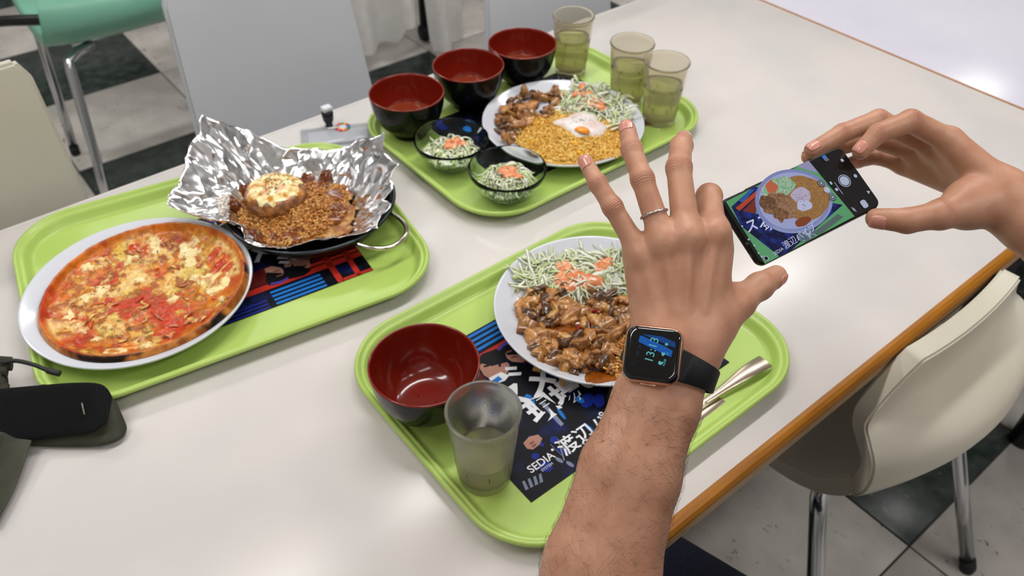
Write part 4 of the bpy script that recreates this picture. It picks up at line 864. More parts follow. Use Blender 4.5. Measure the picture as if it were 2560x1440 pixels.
# ---------------- person: hands, arms, body as signed distances -> one mesh ----------------
def seg(P,a,b,ra,rb):
    ba=b-a; t=np.clip(((P-a)@ba)/(ba@ba+1e-12),0,1); d=P-a-t[:,None]*ba; return np.sqrt((d*d).sum(1))-(ra+(rb-ra)*t)
def smin(a,b,k):
    h=np.clip(.5+.5*(b-a)/k,0,1); return b+(a-b)*h-k*h*(1-h)
def chain(P,pts,rad,k=.004):
    d=None
    for i in range(len(pts)-1):
        s=seg(P,pts[i],pts[i+1],rad[i],rad[i+1]); d=s if d is None else smin(d,s,k)
    return d
def nets(fn,lo,hi,h,blk=8):
    lo=np.array(lo); n=np.ceil((np.array(hi)-lo)/(h*blk)).astype(int)
    bc=np.stack(np.meshgrid(*[np.arange(k) for k in n],indexing='ij'),-1).reshape(-1,3)
    ctr=lo+(bc+.5)*h*blk; d=fn(ctr); act=bc[np.abs(d)<h*blk*1.05]
    N=n*blk+2; D=np.full(tuple(N),np.nan,np.float32)
    g=np.stack(np.meshgrid(*[np.arange(blk+1)]*3,indexing='ij'),-1).reshape(-1,3)
    ids=(act[:,None,:]*blk+g[None]).reshape(-1,3); flat=np.unique(np.ravel_multi_index(ids.T,tuple(N))); ix=np.array(np.unravel_index(flat,tuple(N))).T
    val=np.concatenate([fn(lo+c*h) for c in np.array_split(ix,max(1,len(ix)//200000))]); D[ix[:,0],ix[:,1],ix[:,2]]=val
    # cells with all corners known and a sign change
    c=D[:-1,:-1,:-1]; cor=[D[a:D.shape[0]-1+a,b:D.shape[1]-1+b,e:D.shape[2]-1+e] for a in(0,1) for b in(0,1) for e in(0,1)]
    S=np.stack(cor,-1); ok=~np.isnan(S).any(-1); neg=(S<0); cell=ok&neg.any(-1)&(~neg).any(-1)
    ci=np.argwhere(cell); S=S[cell]; off=np.array([(a,b,e) for a in(0,1) for b in(0,1) for e in(0,1)],float)
    acc=np.zeros((len(ci),3)); cnt=np.zeros(len(ci))
    for i in range(8):
        for j in range(i+1,8):
            if np.abs(off[i]-off[j]).sum()!=1: continue
            m=(S[:,i]<0)!=(S[:,j]<0); t=np.where(m,S[:,i]/np.where(m,S[:,i]-S[:,j],1),0); p=off[i]+(off[j]-off[i])*t[:,None]; acc+=np.where(m[:,None],p,0); cnt+=m
    V=lo+(ci+acc/cnt[:,None])*h
    idx=-np.ones(cell.shape,int); idx[cell]=np.arange(len(ci)); F_=[]
    for ax in range(3):
        o1,o2=[k for k in range(3) if k!=ax]
        sl0=[slice(0,-1)]*3; sl1=list(sl0); a=D[:-1,:-1,:-1] if False else D
        A=D; B=np.roll(D,-1,axis=ax); m=(~np.isnan(A))&(~np.isnan(B))&((A<0)!=(B<0)); e=np.argwhere(m); e=e[(e[:,o1]>0)&(e[:,o2]>0)&(e[:,0]<cell.shape[0])&(e[:,1]<cell.shape[1])&(e[:,2]<cell.shape[2])]
        if not len(e): continue
        u=np.zeros(3,int); u[o1]=1; w=np.zeros(3,int); w[o2]=1
        q=[idx[tuple((e-x).T)] for x in (0*u,u,u+w,w)]; Q=np.stack(q,1); good=(Q>=0).all(1); s=D[tuple(e.T)]<0
        if ax==1: s=~s
        Q=np.where(s[:,None],Q,Q[:,::-1]); F_.append(Q[good])
    return V,np.concatenate(F_)
def unit(v): v=np.asarray(v,float); return v/np.linalg.norm(v)
J=at
# --- left hand (spread fingers, watch) ---
LH=dict(
 wr=J(1694,862,.628), fa=[J(1694,862,.628),J(1640,1010,.622),J(1575,1180,.612),J(1505,1420,.604),J(1455,1620,.602)],
 pinky=[J(1604,640,.632),J(1531,517,.628),J(1493,458,.632),J(1464,404,.640)],
 ring=[J(1658,605,.622),J(1606,448,.628),J(1579,374,.641),J(1568,322,.654)],
 middle=[J(1716,592,.620),J(1697,420,.640),J(1703,366,.664),J(1709,349,.682)],
 index=[J(1782,582,.630),J(1772,492,.668),J(1771,524,.705),J(1808,556,.7185)],
 thumb=[J(1768,815,.640),J(1842,755,.655),J(1898,716,.668),J(1940,690,.680)])
RF=dict(pinky=[.0088,.0076,.0069,.006],ring=[.0100,.0087,.008,.007],middle=[.0108,.0098,.0088,.0074],index=[.0112,.0102,.009,.0076],thumb=[.0150,.0120,.0108,.0088])
VW=-FWD
def lefthand(P):
    w=LH['wr']; fa=LH['fa']; ax=unit(fa[1]-fa[0]); u=unit(np.cross(ax,FWD)); 
    if u@RIGHT<0: u=-u
    off=[.0095,.0105,.012,.013,.013]; rr=[.0205,.0222,.0255,.030,.033]
    fore=None
    for s in (-1,1):
        c=chain(P,[p+u*s*o for p,o in zip(fa,off)],rr,.01); fore=c if fore is None else smin(fore,c,.012)
    fore=smin(fore,chain(P,[fa[1]-FWD*.004,fa[3]-FWD*.006],[.014,.026],.01),.012)
    palm=None
    mcp={k:LH[k][0] for k in('pinky','ring','middle','index')}
    roots={'pinky':w-u*.014,'ring':w-u*.005,'middle':w+u*.004,'index':w+u*.013}
    for k,ra,rb in (('pinky',.0165,.0125),('ring',.0175,.0125),('middle',.0175,.0128),('index',.0175,.0132)):
        s=seg(P,roots[k]+FWD*.003,mcp[k]+FWD*.004,ra,rb); palm=s if palm is None else smin(palm,s,.012)
    # palm pads, thumb base, tendons and knuckles
    th=LH['thumb']
    palm=smin(palm,seg(P,w+u*.014+FWD*.006,th[0],.019,.018),.014)
    palm=smin(palm,seg(P,th[0],th[1],.018,.0135),.012)
    palm=smin(palm,seg(P,th[0]+FWD*.004,mcp['index']+(th[1]-mcp['index'])*.25+FWD*.006,.014,.010),.02)
    palm=smin(palm,seg(P,roots['pinky']+FWD*.008-u*.004,mcp['pinky']+FWD*.008,.015,.010),.012)
    for k in mcp:
        a=roots[k]+(mcp[k]-roots[k])*.35; n=-FWD
        palm=smin(palm,seg(P,a+n*.0125,mcp[k]+n*.0092,.0012,.0026),.006)
        palm=smin(palm,seg(P,mcp[k]+n*.0045,mcp[k]+n*.0046,.0092,.0092),.007)
    d=smin(fore,palm,.016); out=d
    for k in('pinky','ring','middle','index','thumb'):
        pts=LH[k]; r=RF[k]
        if k=='thumb': c=chain(P,pts,[.0135,.0122,.0112,.0092],.004)
        else: c=chain(P,pts,r,.003)
        for q in (1,2):
            nn=unit(-FWD-unit(pts[q+1]-pts[q-1])*(-FWD@unit(pts[q+1]-pts[q-1]))); c=smin(c,seg(P,pts[q]+nn*.0012,pts[q]+nn*.0013,r[q]*.93,r[q]*.93),.004)
        out=np.minimum(out,smin(d,c,.009))
    return out
# --- right hand (pinches the phone from the other end) ---
RHd=dict(
 fa=[J(2498,492,.735),J(2570,556,.722),J(2680,650,.705),J(2860,810,.685),J(3010,930,.675)],
 thumb=[J(2425,512,.722),J(2352,536,.712),J(2268,552,.712),J(2190,546,.718)],
 index=[J(2372,352,.738),J(2276,302,.728),J(2196,333,.725),J(2152,378,.726)],
 middle=[J(2330,366,.762),J(2196,300,.757),J(2106,333,.752),J(2030,376,.748)],
 ring=[J(2296,384,.785),J(2180,346,.788),J(2095,368,.775),J(2022,392,.762)],
 pinky=[J(2262,410,.805),J(2190,392,.812),J(2145,402,.796),J(2110,415,.780)])
def righthand(P):
    fa=RHd['fa']; w=fa[0]; ax=unit(fa[1]-fa[0])
    u=unit(np.cross(ax,FWD)); 
    u=u if u@DOWN<0 else -u   # across the wrist in the image, towards the top
    off=[.0075,.008,.011,.013,.013]; rr=[.0215,.0225,.026,.031,.034]; fore=None
    wd=unit(FWD*.8+u*.3)
    for s in (-1,1):
        c=chain(P,[p+wd*s*o for p,o in zip(fa,off)],rr,.01); fore=c if fore is None else smin(fore,c,.012)
    mcp={k:RHd[k][0] for k in('pinky','ring','middle','index')}
    roots={'index':w-wd*.011+u*.004,'middle':w-wd*.003+u*.005,'ring':w+wd*.005+u*.003,'pinky':w+wd*.013}
    palm=None
    for k,ra,rb in (('pinky',.016,.0115),('ring',.017,.012),('middle',.0175,.0122),('index',.0175,.0128)):
        s=seg(P,roots[k],mcp[k],ra,rb); palm=s if palm is None else smin(palm,s,.010)
    th=RHd['thumb']
    palm=smin(palm,seg(P,w-u*.006-wd*.006,th[0],.0205,.0175),.014); palm=smin(palm,seg(P,th[0],th[1],.0178,.0128),.012)
    palm=smin(palm,seg(P,th[0]+FWD*.004,(mcp['index']+th[1])*.5+unit(w-mcp['index'])*.022,.013,.0055),.022)
    d=smin(fore,palm,.016); out=d
    for k in('pinky','ring','middle','index','thumb'):
        pts=RHd[k]; r=RF[k]; c=chain(P,pts,r if k!='thumb' else [.0135,.0122,.0112,.0090],.003)
        out=np.minimum(out,smin(d,c,.006))
    return out
def bbox(d,m=.04):
    pts=np.concatenate([np.atleast_2d(np.array(v)) for v in d.values()]); return pts.min(0)-m,pts.max(0)+m
PV=[];PF=[];n0=0;ATT=[]
for fn,dd in ((lefthand,LH),(righthand,RHd)):
    lo,hi=bbox(dd); V,Fq=nets(fn,lo,hi,.0015)
    # knuckle crease attributes
    wm=np.zeros(len(V)); wc=np.zeros(len(V))
    for k in ('pinky','ring','middle','index','thumb'):
        pts=dd[k]; r=RF[k]
        for q in (1,2):
            if q==2 and k=='thumb': continue
            a=unit(pts[min(q+1,3)]-pts[q-1]); rel=V-pts[q]; al=rel@a; rad=np.linalg.norm(rel-al[:,None]*a,axis=1); n_=unit(-FWD-a*(-FWD@a)) if fn is lefthand else unit(np.cross(a,np.cross(-DOWN+(-FWD)*.5,a)))
            fac=(rel@n_)/(np.linalg.norm(rel,axis=1)+1e-9)
            m=np.exp(-(al/(.0045 if q==1 else .0028))**2)*sst(r[q]*1.6,r[q]*1.15,rad)*sst(.1,.6,fac); wc=np.where(m>wm,al,wc); wm=np.maximum(wm,m*(1. if q==1 else .7))
    PV.append(V); PF.append(Fq+n0); n0+=len(V); ATT.append(np.stack([wm,wc*1000],1))
# body core (out of the frame): upper arms, trunk, neck, head, legs
SHL=np.array((.205,-.085,T+.33)); SHR=np.array((.555,-.105,T+.335)); ELL=LH['fa'][-1]; ELR=RHd['fa'][-1]
HIP=np.array((.375,-.17,.56)); NECK=np.array((.38,-.095,T+.40)); HEAD=np.array((.385,-.04,T+.575))
ELL2=ELL+unit(ELL-LH['fa'][-2])*.045; ELR2=ELR+unit(ELR-RHd['fa'][-2])*.05
hdir=unit((.03,.75,-.55)); hup=unit(np.cross(np.cross(hdir,(0,0,1)),hdir)); hsd=np.cross(hdir,hup)
def bodyf(P):
    d=chain(P,[LH['fa'][-2],LH['fa'][-1],ELL2],[.034,.036,.036],.02); d=smin(d,chain(P,[ELL2,SHL],[.036,.045],.02),.02)
    e=chain(P,[RHd['fa'][-2],RHd['fa'][-1],ELR2],[.034,.036,.036],.02); e=smin(e,chain(P,[ELR2,SHR],[.036,.045],.02),.02); d=np.minimum(d,e)
    tr=smin(seg(P,HIP-(.07,0,0),SHL+(.08,-.02,-.06),.085,.075),seg(P,HIP+(.07,0,0),SHR+(-.08,-.02,-.06),.085,.075),.06); d=smin(d,tr,.05)
    d=smin(d,seg(P,SHL,SHR,.042,.042),.04); d=smin(d,seg(P,NECK-(0,0,.06),HEAD-hup*.05-hdir*.02,.052,.05),.02)
    h=seg(P,HEAD-hdir*.02+hup*.03,HEAD+hdir*.012-hup*.03,.076,.066); h=smin(h,seg(P,HEAD+hdir*.045-hup*.075,HEAD+hdir*.05-hup*.08,.03,.028),.05)
    h=smin(h,seg(P,HEAD+hdir*.078+hup*.012,HEAD+hdir*.098-hup*.018,.007,.011),.012)
    for s in(-1,1):
        h=smin(h,seg(P,HEAD+hsd*s*.074+hup*.012-hdir*.01,HEAD+hsd*s*.076-hup*.022-hdir*.004,.011,.008),.008)
        h=np.maximum(h,-(np.linalg.norm(P-(HEAD+hdir*.09+hsd*s*.032+hup*.014),axis=1)-.012)); h=np.minimum(h,np.linalg.norm(P-(HEAD+hdir*.070+hsd*s*.032+hup*.012),axis=1)-.0125)
    h=smin(h,seg(P,HEAD+hdir*.08-hup*.044-hsd*.02,HEAD+hdir*.08-hup*.044+hsd*.02,.006,.006),.006)
    return smin(d,h,.015)
V,Fq=nets(bodyf,(0.02,-.33,.40),(1.02,.30,1.46),.006,6); PV.append(V); PF.append(Fq+n0); ATT.append(np.zeros((len(V),2)))
mskin=mat('skin',(192,144,117),.42,c2=(179,127,101),scale=55,lo=.35,hi=.7,spec=.4,sss=.12,sssr=(1,.5,.3))
nt=mskin.node_tree; bs=nt.nodes['Principled BSDF']; Lk=nt.links.new
at_=nt.nodes.new('ShaderNodeAttribute'); at_.attribute_name='crease'; sep=nt.nodes.new('ShaderNodeSeparateXYZ'); Lk(at_.outputs['Vector'],sep.inputs[0])
tc=nt.nodes.new('ShaderNodeTexCoord'); nz=nt.nodes.new('ShaderNodeTexNoise'); nz.inputs['Scale'].default_value=220; Lk(tc.outputs['Object'],nz.inputs[0])
def mth(op,a,b):
    n=nt.nodes.new('ShaderNodeMath'); n.operation=op
    for i,x in enumerate((a,b)):
        if isinstance(x,(int,float)): n.inputs[i].default_value=x
        elif x is not None: Lk(x,n.inputs[i])
    return n.outputs[0]
wv=mth('SINE',mth('ADD',mth('MULTIPLY',sep.outputs[1],3.4),mth('MULTIPLY',nz.outputs[0],9.)),None)
hgt=mth('MULTIPLY',mth('MULTIPLY',wv,sep.outputs[0]),.26)
nz2=nt.nodes.new('ShaderNodeTexVoronoi'); nz2.inputs['Scale'].default_value=900; Lk(tc.outputs['Object'],nz2.inputs[0])
hgt=mth('ADD',hgt,mth('MULTIPLY',nz2.outputs['Distance'],.12))
bp=nt.nodes.new('ShaderNodeBump'); bp.inputs['Strength'].default_value=.55; bp.inputs['Distance'].default_value=.0012; Lk(hgt,bp.inputs['Height']); Lk(bp.outputs[0],bs.inputs['Normal'])
cr_=bs.inputs['Base Color'].links[0].from_socket; mx=nt.nodes.new('ShaderNodeMix'); mx.data_type='RGBA'; Lk(mth('MULTIPLY',sep.outputs[0],.35),mx.inputs[0]); Lk(cr_,mx.inputs[6]); mx.inputs[7].default_value=lin((160,88,66)); Lk(mx.outputs[2],bs.inputs['Base Color'])
V=np.concatenate(PV); Fq=np.concatenate(PF); A=np.concatenate(ATT)
pm_=bpy.data.meshes.new('person'); pm_.vertices.add(len(V)); pm_.vertices.foreach_set('co',V.astype(np.float32).ravel()); pm_.loops.add(len(Fq)*4); pm_.loops.foreach_set('vertex_index',Fq.astype(np.int32).ravel()); pm_.polygons.add(len(Fq)); pm_.polygons.foreach_set('loop_start',np.arange(0,len(Fq)*4,4,dtype=np.int32)); pm_.polygons.foreach_set('loop_total',np.full(len(Fq),4,np.int32)); pm_.update(calc_edges=True); pm_.validate()
pm_.polygons.foreach_set('use_smooth',[True]*len(pm_.polygons))
ca=pm_.attributes.new('crease','FLOAT_VECTOR','POINT'); ca.data.foreach_set('vector',np.c_[A,np.zeros(len(A))].astype(np.float32).ravel())
person=ob('person',pm_,mskin); tag(person,'seated person holding up a phone in both hands above the table','person')
# fingernails
mnail=mat('nail',(206,142,124),.22,spec=.5,coat=.3)
def nail(pts,r0,r1,n_,w=.95,ln=.0115,back=.0):
    a=unit(pts[3]-pts[2]); n_=unit(n_-a*(n_@a)); s=np.cross(a,n_); L=np.linalg.norm(pts[3]-pts[2]); v=[];f=[];nu,nw=10,12
    for i in range(nu+1):
        t=i/nu; x=L+r1*.72-ln*(1-t)-back
        rad=(r0+(r1-r0)*min(1,x/L)); 
        if x>L: rad=math.sqrt(max(1e-9,r1*r1-(x-L)**2*.8))
        e=w*math.sqrt(max(0,1-abs(2*t-1)**4*.55))
        for j in range(nw+1):
            q=(-1+2*j/nw)*e; v.append(pts[2]+a*x+(n_*math.cos(q)+s*math.sin(q))*(rad+.00035))
    for i in range(nu):
        for j in range(nw): f.append((i*(nw+1)+j,i*(nw+1)+j+1,(i+1)*(nw+1)+j+1,(i+1)*(nw+1)+j))
    o=ob('fingernail',me('fingernail',v,f),mnail,person); o.modifiers.new('s','SOLIDIFY').thickness=.0006; return o
for k,n_ in (('pinky',-FWD-RIGHT*.5),('ring',-FWD-RIGHT*.35),('middle',-FWD*.6-DOWN*.7),('index',RIGHT*.5-DOWN)): nail(LH[k],RF[k][2],RF[k][3],n_)
nail(LH['thumb'],.0112,.0092,RIGHT*.75+DOWN*.45-FWD*.2,.9,.013)
nail(RHd['thumb'],.0112,.009,DOWN*.75-FWD*.75,.95,.0135)
nail(RHd['index'],RF['index'][2],RF['index'][3],-RIGHT*.75-DOWN*.3-FWD*.7); nail(RHd['middle'],RF['middle'][2],RF['middle'][3],-DOWN*.8-FWD*.75-RIGHT*.3); nail(RHd['ring'],RF['ring'][2],RF['ring'][3],-DOWN*.8-FWD*.4-RIGHT*.4)
# arm hair on the left forearm
def project(P,fn,it=6):
    for _ in range(it):
        d=fn(P); g=np.stack([fn(P+e)-fn(P-e) for e in np.eye(3)*.0006],1)/.0012; P=P-d[:,None]*g
    return P,g/np.linalg.norm(g,axis=1,keepdims=True)
hr=MB(); fa=LH['fa']; n=1500; tq=NR.uniform(.235,.97,n); base=np.array([cr(fa,t) for t in tq]); ph=NR.uniform(-2.0,2.0,n); axd=unit(fa[-1]-fa[0]); uu=unit(np.cross(axd,FWD)); uu=uu if uu@RIGHT>0 else -uu
st_=base+(np.cos(ph)[:,None]*-FWD+np.sin(ph)[:,None]*uu)*.036; st_,g=project(st_,lefthand)
for p,gn,q in zip(st_,g,ph):
    l=NR.uniform(.004,.011); bd=NR.normal()*.0012; dirn=unit(axd*-.25+uu*(.8 if q>-.3 else -.5)*NR.uniform(.3,1.1)+axd*NR.normal(.0,.5)); dirn=unit(dirn-gn*(dirn@gn)); pts=[p+dirn*l*s+gn*(.0002+.0016*math.sin(s*2.4))+axd*bd*s*s for s in (0,.35,.7,1.)]
    v,f=tube(pts,[.00006,.00005,.00004,.00002],3,caps=False); hr.add(v,f)
tag(ob('arm_hair',hr.mesh('arm_hair'),mat('hair_dark',(38,28,24),.6),person),kind='stuff')
# clothes and hair
mshirt=mat('shirt_charcoal',(52,54,60),.85,c2=(46,48,54),scale=200,bump=.1,bscale=600); mjean=mat('trousers_navy',(32,38,58),.85,c2=(40,46,66),scale=260,bump=.15,bscale=700); mhair=mat('hair_black',(24,20,18),.5,c2=(34,28,25),scale=90,stretch=(1,1,.2),bump=.5,bscale=160)
def shirtf(P):
    tr=smin(seg(P,HIP-(.075,0,.02),SHL+(.08,-.02,-.06),.102,.092),seg(P,HIP+(.075,0,-.02),SHR+(-.08,-.02,-.06),.102,.092),.06)
    tr=smin(tr,seg(P,SHL,SHR,.056,.056),.04); tr=smin(tr,seg(P,SHL,SHL+(ELL2-SHL)*.5,.058,.056),.03); tr=smin(tr,seg(P,SHR,SHR+(ELR2-SHR)*.5,.058,.056),.03)
    tr=np.maximum(tr,-seg(P,NECK-(0,-.01,.03),NECK+(0,.02,.15),.062,.075)); 
    cl=(P-(SHL+(ELL2-SHL)*.55))@unit(ELL2-SHL); 
    return tr
V,Fq=nets(shirtf,(.05,-.36,.38),(.76,.16,1.16),.007,6); ob('t_shirt',me('t_shirt',V,Fq),mshirt,person)
KNL=np.array((.15,.32,T-.225)); KNR=np.array((.388,.37,T-.195))
def jeanf(P):
    d=None
    for s,kn in ((-1,KNL),(1,KNR)):
        c=chain(P,[HIP+(s*.085,.0,-.01),kn*.5+(HIP+(s*.085,0,-.01))*.5,kn],[.088,.082,.062],.02); c=smin(c,chain(P,[kn,kn+(s*.01,.02,-.2),(kn[0]+s*.015,kn[1]-.02,.09)],[.06,.058,.045],.02),.02); d=c if d is None else np.minimum(d,c)
    d=smin(d,seg(P,HIP-(.06,.01,0),HIP+(.06,-.01,0),.1,.1),.05); return d
V,Fq=nets(jeanf,(.02,-.34,.03),(.70,.48,.72),.007,6); ob('trousers',me('trousers',V,Fq),mjean,person)
for s,kn in ((-1,KNL),(1,KNR)):
    def shoef(P,s=s,kn=kn):
        a=np.array((kn[0]+s*.015,kn[1]-.03,.045)); c=smin(seg(P,a,a+(s*.015,.13,-.008),.041,.034),seg(P,a,a+(0,0,.04),.04,.044),.02); return np.maximum(c,-(P[:,2]-.003))
    V,Fq=nets(shoef,(kn[0]-.09,.2,-.01),(kn[0]+.11,.58,.14),.007,6); ob('shoe',me('shoe',V,Fq),mrub,person)
def hairf(P):
    h=seg(P,HEAD-hdir*.022+hup*.034,HEAD-hdir*.012-hup*.012,.084,.075)
    h=np.maximum(h,(P-(HEAD+hdir*.048+hup*.03))@unit(hdir*.8-hup*.45)); return np.maximum(h,-((P-(HEAD-hup*.065))@hup))
V,Fq=nets(hairf,HEAD-.13,HEAD+.14,.005,6); V=V+(fbm(V,60,3,4)-.5)[:,None]*.006; ob('hair',me('hair',V,Fq),mhair,person)
shell_chair('shell_chair',mcream,(.375,-.128,0),0,'cream shell chair the person sits on').scale=(1,1,.885)
# ---------------- ring ----------------
a,b_=LH['ring'][0],LH['ring'][1]; rc=a+(b_-a)*.44; axr=unit(b_-a); e1=unit(np.cross(axr,FWD)); e2=np.cross(axr,e1); rr_=.0108
# follow the finger outline
pts=[]
for i in range(48):
    q=2*math.pi*i/48; dr=e1*math.cos(q)+e2*math.sin(q); lo_,hi_=.004,.02
    for _ in range(18):
        mid=(lo_+hi_)/2
        if lefthand((rc+dr*mid)[None])[0]<0: lo_=mid
        else: hi_=mid
    pts.append(lo_)
pts=np.array(pts); pts=np.clip(pts,None,.0122)
for _ in range(3): pts=np.array([np.mean([pts[(i+k)%48] for k in range(-5,6)]) for i in range(48)])
tilt=unit(axr+e1*.0)
mring=mat('ring_steel',(190,188,186),.18,metal=1.)
tag(ob('finger_ring',me('finger_ring',*tube([rc+(e1*math.cos(2*math.pi*i/48)+e2*math.sin(2*math.pi*i/48))*(pts[i]+.0008) for i in range(48)],.0011,10,closed=True)),mring),'plain silver ring on the spread ring finger','ring')
# ---------------- phone ----------------
PC=np.array([(.491,.323,.283),(.631,.302,.295),(.625,.243,.264),(.485,.264,.253)])+[0,0,T]
pu=unit((PC[1]-PC[0])+(PC[2]-PC[3])); pv=unit((PC[0]-PC[3])+(PC[1]-PC[2])); pn=unit(np.cross(pu,pv)); pv=np.cross(pn,pu); pc=PC.mean(0); PL,PW,PT=.142,.0662,.0082
PM=Matrix(((pu[0],pv[0],pn[0],pc[0]),(pu[1],pv[1],pn[1],pc[1]),(pu[2],pv[2],pn[2],pc[2]),(0,0,0,1)))
ph_=empty('smartphone'); ph_.matrix_world=PM; tag(ph_,'black smartphone with a camera app open, held in both hands','phone')
mph=mat('phone_black',(10,10,12),.18,coat=.4); mpf=mat('phone_frame',(24,24,27),.3,metal=.6); 
v=[];f=[];rings=[]
for ins,z_ in ((.002,-PT),(.0008,-PT+.0008),(0,-PT*.7),(0,-PT*.3),(.0006,-.0006),(.0014,0)):
    rings.append(len(v)); v+=[(x,y,z_) for x,y in rrect(PL-2*ins,PW-2*ins,.0075-ins,8)]
n=rings[1]
for a,b_ in zip(rings,rings[1:]):
    for i in range(n): f.append((a+i,a+(i+1)%n,b_+(i+1)%n,b_+i))
f.append(tuple(range(n))[::-1]); f.append(tuple(rings[-1]+i for i in range(n)))
mm=me('body',v,f); mm.set_sharp_from_angle(angle=math.radians(40)); ob('body',mm,mpf,ph_)
ob('glass_front',me('glass_front',[(x,y,.00015) for x,y in rrect(PL-.0034,PW-.0034,.006,8)],[tuple(range(36))],False),mph,ph_)
def pp(px,py):
    o_=np.array((0,0,CH)); d=at(px,py,1.)-o_; t=((pc-o_)@pn)/(d@pn); q=o_+d*t-pc; return (q@pu,q@pv)
def em(name,c,s=.75,**k): return mat('screen_'+name,tuple(int(x*.78) for x in c),.12,emit=s,**({**k,'c2':tuple(int(x*.78) for x in k['c2'])} if 'c2' in k else k))
lay=[.0003]
def pol(name,pts,m,raw=False):
    q=pts if raw else [pp(*p) for p in pts]; lay[0]+=.00001; ar=sum(q[i-1][0]*q[i][1]-q[i][0]*q[i-1][1] for i in range(len(q)))
    if ar<0: q=q[::-1]
    return ob(name,me(name,[(x,y,lay[0]) for x,y in q],[tuple(range(len(q)))],False),m,ph_)
def irr(cx,cy,a,b,seed,n=40,k=.25,rot=0.):
    N=vn(np.array([[math.cos(2*math.pi*i/n)*2+seed,math.sin(2*math.pi*i/n)*2,seed*1.7] for i in range(n)]),1.,seed); o_=[]
    for i in range(n):
        t=2*math.pi*i/n; s=1-k+2*k*N[i]; x,y=a*s*math.cos(t),b*s*math.sin(t); o_.append((cx+x*math.cos(rot)-y*math.sin(rot),cy+x*math.sin(rot)+y*math.cos(rot)))
    return o_
Q=[(1814,504),(2021,402),(2136,541),(1912,660)]
q_=[pp(*p) for p in Q]; sx0=min(p[0] for p in q_); 
def S(u,v):  # picture coordinates: u along the long side, v from the upper to the lower edge
    a=np.array(Q[0])*(1-u)+np.array(Q[1])*u; b=np.array(Q[3])*(1-u)+np.array(Q[2])*u; return tuple(a*(1-v)+b*v)
SV=lambda l:[S(*p) for p in l]
pol('picture',SV([(0,0),(1,0),(1,1),(0,1)]),em('green',(92,164,112),.7))
pol('picture_table',SV([(.86,0),(1,0),(1,.22),(.93,.12)]),em('lilac',(150,150,190),.7))
pol('picture_tray_rim',SV([(.78,0),(.82,0),(1,.42),(1,.5)]),em('green_dark',(60,140,90),.7))
pol('picture_leaflet',SV([(.02,.10),(.30,0),(.36,0),(.98,.78),(.30,1),(.16,1),(.0,.40)]),em('leaf',(12,16,60),.6,c2=(30,60,160),scale=130,lo=.45,hi=.65))
pol('picture_stripe',SV([(.12,.07),(.30,.0),(.33,.03),(.15,.12)]),em('stripe',(40,90,170),.7)); pol('picture_stripe',SV([(.05,.14),(.36,.05),(.37,.1),(.07,.2)]),em('orange',(180,70,40),.7)); pol('picture_stripe',SV([(.10,.22),(.28,.14),(.34,.24),(.18,.32)]),em('rust',(120,45,35),.7))
pol('picture_worker',SV([(.19,.33),(.28,.24),(.36,.34),(.3,.42)]),em('steel',(110,130,170),.6))
ang=math.atan2(*(lambda a,b:(b[1]-a[1],b[0]-a[0]))(pp(*S(0,.5)),pp(*S(1,.5))))
def ptext(s,u_,v_,size,m,dr=0.,bold=0.,px=None,shear=0.):
    t=text(s,size,bold=bold,shear=shear); x,y=pp(*(px or S(u_,v_))); lay[0]+=.00001; t.transform(Matrix.Translation((x,y,lay[0]))@Matrix.Rotation(ang+dr,4,'Z')); return ob('screen_text',t,m,ph_)
ew=em('white',(196,204,240),.85)
ptext('ススメ',0,0,.0125,ew,math.radians(-4),.00025,px=(1868,582),shear=.25); ptext('現場',0,0,.0095,ew,math.radians(-4),.0002,px=(1914,578))
pol('picture_plate',[S(.60+.385*math.cos(t)*1.0,.41+.47*math.sin(t)) for t in np.linspace(0,6.283,48,endpoint=False)],em('plate_shade',(128,138,190),.75))
pol('picture_plate_well',[S(.60+.345*math.cos(t),.40+.415*math.sin(t)) for t in np.linspace(0,6.283,48,endpoint=False)],em('plate',(158,166,214),.8))
pol('picture_rice',[S(*p) for p in irr(.70,.44,.25,.335,4,k=.07)],em('rice',(140,104,66),.7,c2=(176,132,70),scale=420,lo=.35,hi=.65,detail=3.))
pol('picture_salad',[S(*p) for p in irr(.56,.15,.17,.14,6,k=.25)],em('salad',(110,170,130),.75,c2=(196,206,190),scale=500,lo=.4,hi=.6)); pol('picture_dressing',[S(*p) for p in irr(.50,.10,.06,.09,8,k=.3)],em('dress',(190,100,70),.75))
for k,(u_,v_,a_,b_) in enumerate(((.43,.36,.13,.17),(.36,.27,.08,.1),(.50,.48,.10,.13),(.41,.5,.08,.1))): pol('picture_mushrooms',[S(*p) for p in irr(u_,v_,a_,b_,20+k,k=.35)],em('mush%d'%k,((108,78,58),(84,60,46),(126,92,66),(98,70,48))[k],.7,c2=((168,128,96),(140,104,74),(176,140,108),(150,110,76))[k],scale=380,lo=.35,hi=.62))
pol('picture_gravy',[S(*p) for p in irr(.55,.73,.09,.06,31,k=.2,rot=.1)],em('gravy',(130,66,36),.7))
pol('picture_egg',[S(*p) for p in irr(.70,.40,.095,.125,12,k=.2)]+[],em('egg',(186,182,212),.6,c2=(196,160,168),scale=160,lo=.5,hi=.7)); pol('picture_egg',[S(*p) for p in irr(.665,.54,.075,.085,14,k=.15)],em('egg2',(184,190,224),.85))
for k in range(26): u_,v_=.68+rnd.gauss(0,.045),.45+rnd.gauss(0,.075); pol('picture_pepper',[S(u_+.0035*math.cos(t),v_+.005*math.sin(t)) for t in np.linspace(0,6.28,7)[:-1]],em('pepper',(60,50,60),.5))
